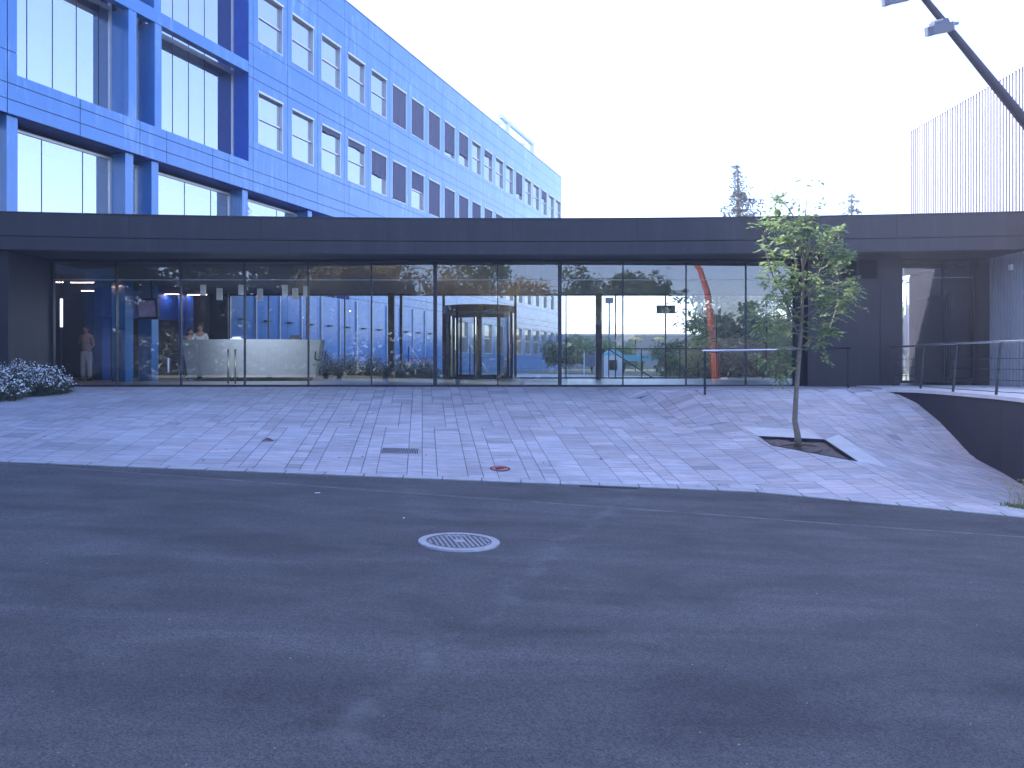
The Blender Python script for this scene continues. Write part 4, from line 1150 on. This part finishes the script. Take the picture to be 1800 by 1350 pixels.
# small clumps (photo pixel centre, radius in px, count)
for cx, cy, rr, n in ((1365, 405, 26, 26), (1400, 410, 24, 34), (1420, 400, 18, 26), (1450, 415, 22, 26), (1470, 440, 22, 28), (1478, 465, 18, 18), (1395, 460, 28, 26), (1375, 480, 22, 22),
                      (1440, 500, 22, 16), (1470, 520, 26, 22), (1435, 560, 26, 20), (1355, 560, 20, 16), (1350, 590, 16, 10), (1430, 600, 24, 18), (1365, 620, 18, 14), (1445, 625, 18, 10), (1385, 375, 22, 9), (1365, 350, 10, 3), (1415, 320, 10, 5), (1424, 350, 6, 2), (1400, 640, 16, 7), (1390, 545, 22, 12), (1350, 500, 12, 8), (1410, 490, 20, 14), (1478, 560, 14, 8)):
    for _ in range(int(n*(.75 if cy < 540 else .45))):
        a = rn.uniform(0, 6.28); r_ = rr*math.sqrt(rn.random()); dy_ = rn.gauss(0, .22)
        p = W(cx+r_*math.cos(a), cy+r_*math.sin(a), dy_); spray(p, Vector((rn.gauss(0, 1), rn.gauss(0, 1), 0)), 1, .14)
tr_.build("trunk", 'bark', yt, True); lf.build("crown", 'leaf', yt)

def conifer(name, x, y, z0, h, rbase, label, group=None, seed=1, matn='leaf_dk', layers=26, start=.15, lean=0.0, density=1.0, cat="tree", gap=.0):
    rn = random.Random(seed); o = empty(name, (x, y, z0), label=label, cat=cat, group=group)
    t = MB(); t.tube([(0, 0, -.2), (0, 0, h*.5), (lean, 0, h)], [h*.018+.05, h*.01+.03, .02], 8)
    l = MB()
    for k in range(layers):
        f = start+(1-start)*k/layers; zz = h*f; rl = rbase*(1-f)**.85+.1
        nb = rn.randint(4, 7)
        for b in range(nb):
            if rn.random() < gap: continue
            a = rn.uniform(0, 6.28); L = rl*rn.uniform(.5, 1.15); tip = Vector((math.cos(a)*L+lean*f, math.sin(a)*L, zz-L*rn.uniform(-.05, .3)))
            base = Vector((lean*f, 0, zz)); t.tube([base, tip], [.02, .005], 4, cap=False)
            nn = max(3, int(L*9*density))
            for i in range(nn):
                u = (i+rn.random())/nn; p = base.lerp(tip, u); sp = .12+.22*L*(1-abs(u-.6))
                for _ in range(3):
                    leaf_quads(l, p+Vector((rn.gauss(0, sp*.5), rn.gauss(0, sp*.5), -abs(rn.gauss(0, .08)))), .2+.05*L, rn, .6, 1, .3)
    t.build("trunk", 'bark2', o, True); l.build("crown", matn, o); return o
def broad(name, x, y, z0, h, rx, rz, label, matn, group=None, seed=1, n=2600, leaf=.28, trunk_h=None, blobs=16, cat="tree", tr=.16, flat=1.0):
    rn = random.Random(seed); o = empty(name, (x, y, z0), label=label, cat=cat, group=group)
    cz = h-rz; t = MB(); l = MB()
    t.tube([(0, 0, -.2), (.1*rn.gauss(0, 1), 0, cz*.5), (0, 0, cz)], [tr, tr*.8, tr*.55], 9)
    cs = []
    for k in range(blobs):
        while True:
            v = Vector((rn.uniform(-1, 1), rn.uniform(-1, 1), rn.uniform(-1, 1)))
            if v.length < 1: break
        c = Vector((v.x*rx*.75, v.y*rx*.75, cz+v.z*rz*.75)); cs.append((c, rn.uniform(.25, .42)*min(rx, rz*1.4)))
        mid = Vector((c.x*.4, c.y*.4, cz-.25*rz+ (c.z-cz)*.3)); t.tube([(0, 0, cz*.72), mid, c], [tr*.4, tr*.22, .02], 5, cap=False)
    per = n//blobs
    for c, r_ in cs:
        for _ in range(per):
            v = Vector((rn.gauss(0, 1), rn.gauss(0, 1), rn.gauss(0, 1)*flat)).normalized()*r_*rn.uniform(.55, 1.1)
            leaf_quads(l, c+v, leaf, rn, .2, 1, .55)
    t.build("trunk", 'bark2', o, True); l.build("crown", matn, o); return o
# beyond the pavilion
GZ = .86
conifer("spruce_tree", PX(1297, 44), 44, GZ, PZ(283, 44)-GZ, 4.6, "tall narrow spruce tip rising above the pavilion roof", seed=2, layers=40, start=.1, gap=.1)
conifer("spruce_tree", PX(1497, 50), 50, GZ, PZ(333, 50)-GZ, 4.8, "shorter spruce tip above the roof right of the young tree", seed=5, layers=32, start=.1, gap=.1)
conifer("cedar_tree", PX(1300, 38), 38, GZ, 6.2, 4.4, "broad drooping cedar behind the right part of the glass front", seed=9, matn='leaf_mid', layers=30, start=.05, gap=.15, density=1.3)
conifer("cedar_tree", PX(1385, 42), 42, GZ, 5.2, 3.0, "smaller cedar behind the glass beside the dark pier", seed=19, matn='leaf_mid', layers=20, start=.05, gap=.2)
broad("round_bush", PX(1040, 48), 48, GZ, 2.6, 1.9, 1.2, "round light green bush before the far grey wall", 'leaf_lt', seed=4, n=2400, leaf=.2, cat="bush", tr=.08)
broad("round_bush", PX(1095, 52), 52, GZ, 2.2, 1.7, 1.0, "lower pale green bush right of the round bush", 'leaf_lt', seed=14, n=1800, leaf=.2, cat="bush", tr=.08)
broad("round_bush", PX(985, 50), 50, GZ, 2.2, 1.3, 1.0, "dark green bush at the end of the blue facade", 'leaf_mid', seed=24, n=1500, leaf=.2, cat="bush", tr=.08)
for i, (px, y, h, mt, lab) in enumerate(((1230, 36, 1.9, 'leaf_yl', "yellow grassy bush under the cedar"), (1290, 34.5, 1.7, 'leaf_red', "reddish bush behind the handrail"), (1345, 35, 1.8, 'leaf_red', "second reddish bush nearer the dark pier"), (1180, 40, 1.7, 'leaf_mid', "low dark green bush left of the cedar"), (1385, 33, 2.0, 'leaf_mid', "green bush beside the dark pier behind glass"))):
    broad("low_bush", PX(px, y), y, GZ, h, 1.3, h*.45, lab, mt, seed=30+i, n=1500, leaf=.15, cat="bush", tr=.05)
broad("distant_tree", PX(1597, 60), 60, GZ, 5.2, 1.6, 2.2, "light green tree seen through the narrow right window", 'leaf_lt', seed=41, n=1500, leaf=.3)

def shrub(name, x, y, z0, rx, ry, h, n, label, group=None, seed=1, nf=None):
    rn = random.Random(seed); o = empty(name, (x, y, z0), label=label, cat="shrub", group=group)
    l = MB(); f = MB(); st = MB()
    for _ in range(n):
        a = rn.uniform(0, 6.28); r_ = math.sqrt(rn.random()); bx, by = rx*.7*r_*math.cos(a), ry*.7*r_*math.sin(a)
        hh = h*(1-.55*r_*r_)*rn.uniform(.6, 1.1); tip = Vector((bx*1.35+rn.gauss(0, .05), by*1.35+rn.gauss(0, .05), hh))
        st.tube([(bx, by, 0), tip], [.004, .002], 3, cap=False)
        for k in range(5): leaf_quads(l, Vector((bx, by, 0)).lerp(tip, rn.uniform(.1, .95))+Vector((rn.gauss(0, .03), rn.gauss(0, .03), 0)), .085, rn, 0, 1, .3)
        for k in range(nf or 2):
            c = tip+Vector((rn.gauss(0, .05), rn.gauss(0, .05), rn.gauss(0, .05)))*(1 if k else .2)
            u = Vector((rn.gauss(0, 1), rn.gauss(0, 1)-.6, rn.gauss(0, 1)+.6)).normalized(); s_ = u.cross(Vector((1, .2, .3))).normalized(); w_ = u.cross(s_); rr = .014*rn.uniform(.7, 1.3)
            b = len(f.v)
            f.v += [tuple(c+(s_*math.cos(q*1.2566)+w_*math.sin(q*1.2566))*rr*(1.25 if q % 2 else .9)+u*.003) for q in range(5)]; f.f.append(tuple(range(b, b+5))); f.mi.append(0)
    st.build("stems", 'shrub_leaf', o); l.build("foliage", 'shrub_leaf', o); f.build("flowers", 'petal', o); return o
for i, (px, y, rx, h, n, lab) in enumerate(((30, 16.6, .9, .68, 620, "white flowering shrub farthest left at the black wall"), (85, 16.9, .5, .6, 300, "white flowering shrub spilling onto the paving beside the glass"), (-20, 15.8, .8, .5, 320, "white flowering shrub cut by the left edge"))):
    x = PX(px, y); shrub("flowering_shrub", x, y, pave_z(x, y)-.02, rx, .55, h, n, lab, "white flowering shrubs left of the entrance", 50+i)
for i in range(5):
    px = 565+i*45; y = 29.3+(i % 2)*.5; x = PX(px, y)
    shrub("flowering_shrub", x, y, .9, .75, .6, 1.1-.08*i, 460, ["white flowering shrub right of the desk lettering behind the rear glass", "white flowering shrub second from the desk behind rear glass", "middle white flowering shrub behind the rear glass", "white flowering shrub left of the dark inner column outside", "white flowering shrub nearest the revolving door outside"][i], "white flowering shrubs behind the rear glass", 60+i)
# weeds at lower right
wx, wy = 6.38, 10.0
wd = empty("weed_clump", (wx, wy, pave_z(wx, wy)), label="green weeds with dry seed heads at the lower right paving edge", cat="weeds")
l = MB(); d = MB(); rn = random.Random(5)
for _ in range(900):
    x, y = rn.uniform(-.38, .5), rn.gauss(0, .09)
    if x < -.2 and abs(y) > .05: continue
    leaf_quads(l, (x, y, 0), .05, rn, -1.0, 1, .3)
for _ in range(60):
    a = rn.gauss(0, .08); b = rn.gauss(0, .05); h = rn.uniform(.12, .38); d.tube([(a, b, 0), (a*1.3+rn.gauss(0, .02), b, h*.6), (a*1.9+rn.gauss(0, .03), b*1.5, h)], [.002, .0015, .001], 3, cap=False)
    if h > .25:
        for k in range(3): leaf_quads(d, (a*1.9+rn.gauss(0, .02), b*1.5, h), .03, rn, 0, 1, .7)
l.build("green_leaves", 'leaf', wd); d.build("dry_stalks", 'leaf_yl', wd)
m = MB(); m.prism([(-.4, .06), (.6, -.32), (.7, .1), (.1, .16)], -.05, .012); m.build("soil", 'soil', wd)

# behind the camera: what the glass front mirrors
for i, (x, y, h, rx, mt, lab) in enumerate(((-10.2, -9.5, 8.2, 2.8, 'leaf_br', "brown leaved tree farthest left across the road"), (-7.2, -8, 8.6, 2.5, 'leaf_br', "brown leaved tree second from left across the road"), (-3.2, -9, 7.8, 2.4, 'leaf_br', "brown leaved tree third from left across the road"), (.6, -10, 7.6, 2.3, 'leaf_br', "brown leaved tree nearest the pines across the road"))):
    broad("brown_tree", x, y, ground_z(x, y), h, rx+.3, 2.9, lab, mt, "brown trees mirrored in the glass front", 70+i, 7000, .2, blobs=24)
for i, (x, y, h, rx, rz, lab) in enumerate(((5.0, -24, 9.2, 3.6, 2.2, "stone pine left of the orange mast across the road"), (10.0, -26, 9.4, 3.6, 2.0, "wide stone pine beside the orange mast"), (22.0, -22, 8.6, 2.6, 3.0, "round olive green tree right of the orange mast"), (16.0, -40, 9, 4.5, 4, "large dark tree behind the orange mast"), (-16, -30, 13, 5, 5, "large dark tree behind the brown trees"), (-3, -34, 12, 5, 5, "tall dark tree behind the gap in the brown trees"))):
    broad("pine_tree", x, y, ground_z(x, y), h, rx, rz, lab, 'leaf_mid', None, 80+i, 3000, .36, flat=.7)
for i, (x, y, h, lab) in enumerate(((-22.5, -9, 9.5, "large dark evergreen by the end of the blue building"), (-19, -11, 10.5, "large dark evergreen second from the blue building"), (-15.5, -13.5, 11, "large dark evergreen third from the blue building"), (-12.5, -16, 11, "large dark evergreen behind the first brown tree"))):
    broad("evergreen_tree", x, y, ground_z(x, y), h, 2.9, h*.46, lab, 'leaf_dk', "evergreens across the road", 90+i, 5200, .38, blobs=26)
om = empty("curved_light_mast", (16.6, -27, ground_z(16.6, -27)), label="orange curved light mast across the road mirrored in the glass", cat="light mast")
m = MB(); m.tube([(0, 0, 0), (-.25, 0, 3), (-.55, 0, 6), (-.8, 0, 8), (-1.4, 0, 9.8), (-2.6, 0, 11.3)], [.4, .34, .3, .26, .22, .15], 12); m.build("mast", 'rust', om, True)
m = MB(); m.box(-3.1, -2.4, -.2, .2, 11.2, 11.45); bevel(m.build("lamp_head", 'lamp_house', om), .03)
wood = MB(); rn = random.Random(77); tw = MB()
x = -48.0
while x < 46:
    hh = 5.5+2.2*math.sin(x*.35)+rn.uniform(-1, 1.2)
    if -26 < x < -4: hh += 2.5
    yy = -38+rn.uniform(-2, 2); tw.tube([(x, yy, -.6), (x+rn.gauss(0, .2), yy, hh*.8)], [.16, .05], 5)
    for _ in range(480):
        z_ = rn.uniform(0, 1)**.8*hh; w_ = 2.0*(1-(z_/hh)**2.2)+.3
        leaf_quads(wood, (x+rn.gauss(0, w_*.55), yy+rn.gauss(0, 1.0), z_-.4), .75, rn, .2, 1, .6)
    x += 1.9
wo = wood.build("far_wood", ['leaf_dk']); tag(wo, kind='stuff'); wt = tw.build("trunk", 'bark2', wo)
# ---------------------------------------------------------------- things beyond the rear glass
pl = MB()
pl.prism([(-9.7, 27.65), (6.8, 27.65), (9, 33), (2, 45), (-3.2, 45.5), (-9, 30)], GZ-.05, GZ+.03)
tag(pl.build("rear_path", 'conc'), kind='structure')
fw = empty("far_wall", (0, 72, GZ), label="long pale grey wall in the far distance behind the bushes", cat="wall")
m = MB(); m.box(-2, 40, 0, .4, -.3, PZ(590, 72)-GZ); m.build("wall_face", 'farwall', fw)
m = MB(); m.box(-2.1, 40.1, -.06, .46, PZ(590, 72)-GZ+.002, PZ(590, 72)-GZ+.15); m.build("wall_cap", 'conc', fw)
ts = empty("turquoise_screen", (PX(1130, 45), 45, GZ), label="low turquoise screen panel before the far wall", cat="screen")
m = MB(); m.box(-1.9, 1.7, 0, .06, .75, 1.1); m.build("panel", 'turq', ts)
for xx in (-1.8, 0, 1.6):
    m = MB(); m.box(xx-.03, xx+.03, .06, .12, 0, 1.1); m.build("leg", 'dsteel', ts)
for px, lab in ((1117, "yellow parasol left before the far wall"), (1158, "yellow parasol right before the far wall")):
    o = empty("yellow_parasol", (PX(px, 55), 55, GZ), label=lab, cat="parasol", group="yellow parasols before the far wall")
    hh = PZ(592, 55)-GZ
    m = MB(); m.tube([(0, 0, 0), (0, 0, hh)], .03, 6); m.build("pole", 'dsteel', o)
    m = MB()
    for k in range(8):
        a, b = k*math.pi/4, (k+1)*math.pi/4
        m.quad([(0, 0, hh), (.55*math.cos(a), .55*math.sin(a), hh-.18), (.55*math.cos(b), .55*math.sin(b), hh-.18)])
        m.quad([(.55*math.cos(a), .55*math.sin(a), hh-.18), (.55*math.cos(a), .55*math.sin(a), hh-.3), (.55*math.cos(b), .55*math.sin(b), hh-.3), (.55*math.cos(b), .55*math.sin(b), hh-.18)])
    m.build("canopy", 'yellow', o)
fl = empty("floodlight_pole", (PX(1071, 46), 46, GZ), label="thin pole with a box floodlight beyond the rear glass", cat="lamp post")
hh = PZ(533, 46)-GZ
m = MB(); m.tube([(0, 0, 0), (0, 0, hh)], [.06, .04], 8); m.build("pole", 'lamp_house', fl, True)
m = MB(); m.box(-.22, .22, -.12, .12, hh, hh+.32); bevel(m.build("lamp_head", 'lamp_house', fl), .02)
nb = empty("notice_board", (PX(1037, 38), 38, GZ), label="white framed notice board with grey poster and small roof", cat="notice board")
m = MB(); m.box(-.3, -.25, 0, .05, 0, 1.25); m.box(.25, .3, 0, .05, 0, 1.25); m.build("legs", 'white_box', nb)
m = MB(); m.box(-.25, .25, .01, .04, .5, 1.1); m.build("poster", 'lamp_house', nb)
m = MB(); m.box(-.45, .45, -.15, .25, 1.25, 1.29); m.build("roof", 'lamp_house', nb)
kk = empty("white_kiosk", (PX(1078, 40), 40, GZ), label="small white gabled kiosk beyond the rear stairs", cat="kiosk")
m = MB(); m.box(-.5, .5, 0, .8, 0, 1.05); m.build("wall", 'white_box', kk)
m = MB(); b0 = [(-.56, -.05, 1.05), (.56, -.05, 1.05), (0, -.05, 1.4), (-.56, .85, 1.05), (.56, .85, 1.05), (0, .85, 1.4)]
m.v = b0; m.f = [(0, 1, 2), (3, 5, 4), (0, 2, 5, 3), (1, 4, 5, 2), (0, 3, 4, 1)]; m.mi = [0]*5; m.build("roof", 'turq', kk)
m = MB(); m.box(-.2, .2, -.02, -.003, .3, .8); m.build("window", 'glass_coat', kk)
rl = empty("rear_railing", (0, 29.6, .9), label="dark horizontal railing outside the rear glazing on the right", cat="railing")
x0, x1 = PX(1060, 29.6), PX(1330, 29.6)
m = MB(); m.tube([(x0, 0, PZ(613, 29.6)-.9), (x1, 0, PZ(613, 29.6)-.9)], .025, 8); m.build("top_rail", 'dsteel', rl, True)
for k in range(5):
    xx = x0+(x1-x0)*k/4; m = MB(); m.box(xx-.02, xx+.02, -.01, .01, 0, PZ(613, 29.6)-.9); m.build("post", 'dsteel', rl)
for (pa, ya, pb_, yb_, Y, mt, lab) in ((1070, 614, 1150, 668, 30.5, 'dsteel', "dark sloping stair handrail right of the inner column"), (718, 607, 752, 655, 29.4, 'steel', "bright sloping handrail left of the revolving door"), (826, 606, 862, 662, 30.2, 'steel', "bright sloping handrail seen through the revolving door")):
    o = empty("stair_handrail", (PX(pa, Y), Y, .9), label=lab, cat="handrail")
    dx = PX(pb_, Y)-PX(pa, Y); za, zb2 = PZ(ya, Y)-.9, max(.02, PZ(yb_, Y)-.9)
    m = MB(); m.tube([(0, 0, za), (dx, 0, zb2)], .025, 8); m.build("rail", mt, o, True)
    m = MB(); m.box(-.02, .02, -.012, .012, -.05, za); m.build("post", 'dsteel', o)
nt = empty("orange_barrier", (PX(742, 31), 31, .9), label="orange plastic barrier netting behind the flowering shrubs", cat="barrier")
m = MB()
for i in range(9): m.box(-.5+i*.125, -.48+i*.125, 0, .01, 0, .85+.05*math.sin(i*2))
for j in range(6): m.box(-.5, .52, .011, .02, .1+j*.14, .13+j*.14)
m.build("netting", 'orange', nt)
# closed white parasol at the right window
wp = empty("closed_parasol", (PX(1593, 26), 26, GZ), label="closed white parasol seen through the narrow right window", cat="parasol")
m = MB(); m.tube([(0, 0, 0), (0, 0, 2.9)], .03, 8); m.build("pole", 'steel', wp, True)
m = MB(); m.tube([(0, 0, .9), (0, 0, 1.1), (0, 0, 1.8), (0, 0, 2.7)], [.05, .16, .12, .03], 8); m.build("canopy", 'white_box', wp)

# ---------------------------------------------------------------- people
def skin_mesh(name, verts, edges_, radii, mt, parent, sub=2):
    me = bpy.data.meshes.new(name); me.from_pydata([tuple(v) for v in verts], edges_, []); me.update()
    o = bpy.data.objects.new(name, me); COL.objects.link(o)
    bm = bmesh.new(); bm.from_mesh(me); lay = bm.verts.layers.skin.verify()
    for i, v in enumerate(bm.verts):
        r_ = radii[i]; v[lay].radius = r_ if isinstance(r_, tuple) else (r_, r_); v[lay].use_root = (i == 0)
    bm.to_mesh(me); bm.free()
    o.modifiers.new("skin", 'SKIN').use_smooth_shade = True
    s_ = o.modifiers.new("sub", 'SUBSURF'); s_.levels = sub; s_.render_levels = sub
    me.materials.append(M[mt]); o.parent = parent
    return o
def ellip(mb, c, rx, ry, rz, nu=14, nv=10, zmin=-1.0):
    c = Vector(c)
    for i in range(nv):
        for j in range(nu):
            def p(a, b):
                th = math.pi*a/nv; ph = 2*math.pi*b/nu; zz = max(math.cos(th), zmin)
                return (c.x+rx*math.sin(th)*math.cos(ph), c.y+ry*math.sin(th)*math.sin(ph), c.z+rz*zz)
            mb.quad([p(i+1, j), p(i+1, j+1), p(i, j+1), p(i, j)])
def person(loc, rz, h, label, arms, top, legs=None, hair_long=True, lean=0.0, sleeve=.25):
    k = h/1.7
    o = empty("person", loc, rz, label=label, cat="person"); o.scale = (k, k, k)
    # arms: list of two (elbow, hand) offsets ; facing -Y
    V = [(0, 0, .95), (0, .01, 1.12), (0, .0, 1.28), (0, 0, 1.42), (0, -.01, 1.50), (0, -.02, 1.56), (0, -.03, 1.62)]
    Rr = [(.14, .1), (.115, .085), (.135, .095), (.1, .075), (.05, .05), (.072, .08), (.075, .085)]
    E = [(0, 1), (1, 2), (2, 3), (3, 4), (4, 5), (5, 6)]
    for s_ in (-1, 1):
        b = len(V); V += [(s_*.09, 0, .88), (s_*.105, -.015, .5), (s_*.11, .01, .09), (s_*.12, -.12, .035)]
        Rr += [.085, .055, .038, (.035, .025)]; E += [(0, b), (b, b+1), (b+1, b+2), (b+2, b+3)]
    hands = []
    for s_, (el, ha) in zip((-1, 1), arms):
        b = len(V); V += [(s_*.17, 0, 1.38), el, ha]; Rr += [.047, .036, .024]; E += [(3, b), (b, b+1), (b+1, b+2)]
        d = (Vector(ha)-Vector(el)).normalized(); p = len(V); pal = Vector(ha)+d*.06
        V += [tuple(pal)]; Rr += [(.03, .018)]; E += [(b+2, p)]
        sd_ = d.cross(Vector((0, 1, .2))).normalized()
        for f in range(4):
            q0 = len(V); ofs = sd_*(f-1.5)*.019; L = (.055, .065, .06, .045)[f]; cu = Vector((0, -.3, -.2))
            V += [tuple(pal+ofs+d*.03), tuple(pal+ofs+(d*.9+cu).normalized()*(.03+L))]; Rr += [.009, .007]; E += [(p, q0), (q0, q0+1)]
        q0 = len(V); V += [tuple(pal+sd_*.04-d*.01), tuple(pal+sd_*.055+d*.03)]; Rr += [.01, .008]; E += [(p, q0), (q0, q0+1)]
    skin_mesh("body", V, E, Rr, 'skin', o)
    # face and hair
    m = MB(); ellip(m, (0, -.005, 1.63), .092, .105, .115); 
    if hair_long: ellip(m, (0, .045, 1.55), .1, .07, .17)
    hh = m.build("hair", 'hair', o, True)
    m = MB(); ellip(m, (0, -.035, 1.595), .074, .088, .105); m.tube([(0, -.115, 1.61), (0, -.14, 1.585), (0, -.12, 1.575)], [.008, .015, .008], 6)
    for s_ in (-1, 1): ellip(m, (s_*.078, -.02, 1.595), .012, .02, .03, 8, 6)
    m.build("face", 'skin', o, True)
    m = MB()
    for s_ in (-1, 1): ellip(m, (s_*.03, -.112, 1.615), .012, .008, .007, 8, 6)
    m.build("eyes", 'hair', o); m = MB(); ellip(m, (0, -.118, 1.55), .022, .006, .006, 8, 6); m.build("mouth", 'redcover', o)
    # clothing
    Vt = [(0, 0, .93), (0, 0, 1.05), (0, 0, 1.2), (0, 0, 1.34), (0, 0, 1.43)]; Rt = [(.165, .125), (.15, .11), (.15, .11), (.14, .1), (.07, .06)]
    Et = [(0, 1), (1, 2), (2, 3), (3, 4)]
    for s_, (el, ha) in zip((-1, 1), arms):
        b = len(Vt); e = Vector((s_*.17, 0, 1.38)).lerp(Vector(el), sleeve); Vt += [(s_*.165, 0, 1.385), tuple(e)]; Rt += [.058, .055]; Et += [(3, b), (b, b+1)]
    skin_mesh("top", Vt, Et, Rt, top, o)
    if legs:
        Vl = [(0, 0, .96), (0, 0, .88)]; Rl = [(.15, .115), (.13, .11)]; El = [(0, 1)]
        for s_ in (-1, 1):
            b = len(Vl); Vl += [(s_*.09, 0, .8), (s_*.105, -.015, .5), (s_*.112, 0, .1)]; Rl += [.1, .076, .068]; El += [(1, b), (b, b+1), (b+1, b+2)]
        skin_mesh("trousers", Vl, El, Rl, legs, o)
        for s_ in (-1, 1):
            m = MB(); ellip(m, (s_*.115, -.06, .035), .045, .13, .04); m.build("shoe", 'shoe', o, True)
    return o
y = 24.6
person((PX(152, y), y, 1.0), 0, 1.68, "woman in patterned sleeveless blouse and pale trousers standing inside the left glass", [((-.2, -.05, 1.15), (-.12, -.16, 1.3)), ((.22, .02, 1.12), (.17, -.1, .98))], 'blouse', 'trouser', True, sleeve=.12)
y = 26.0
person((PX(352, y), y, 1.0), R(10), 1.8, "person in white shirt standing behind the reception desk", [((-.25, -.1, 1.12), (-.15, -.32, 1.16)), ((.25, -.08, 1.12), (.2, -.32, 1.16))], 'shirt', 'darkcloth', False, sleeve=.9)
y = 25.9
person((PX(334, y), y, 1.0), R(40), 1.66, "dark haired person in dark clothes leaning at the left end of the desk", [((-.2, -.1, 1.12), (-.1, -.3, 1.16)), ((.22, -.08, 1.12), (.12, -.3, 1.16))], 'darkcloth', 'darkcloth', True, sleeve=.8)

# ---------------------------------------------------------------- haze
hz = MB(); hz.box(-75, 75, -60, 95, -3.5, 24); hzo = hz.build("glare_haze", 'asphalt'); tag(hzo, kind='stuff')  # air volume added to stand in for lens glare
hm = bpy.data.materials.new("glare_haze_air"); hm.use_nodes = True
hn = hm.node_tree.nodes; hn.remove(hn["Principled BSDF"]); pvn = hn.new("ShaderNodeVolumePrincipled")
pvn.inputs["Color"].default_value = (.93, .95, 1, 1); pvn.inputs["Density"].default_value = .0023; pvn.inputs["Anisotropy"].default_value = .3
hm.node_tree.links.new(pvn.outputs[0], hn["Material Output"].inputs["Volume"])
hzo.data.materials.clear(); hzo.data.materials.append(hm)
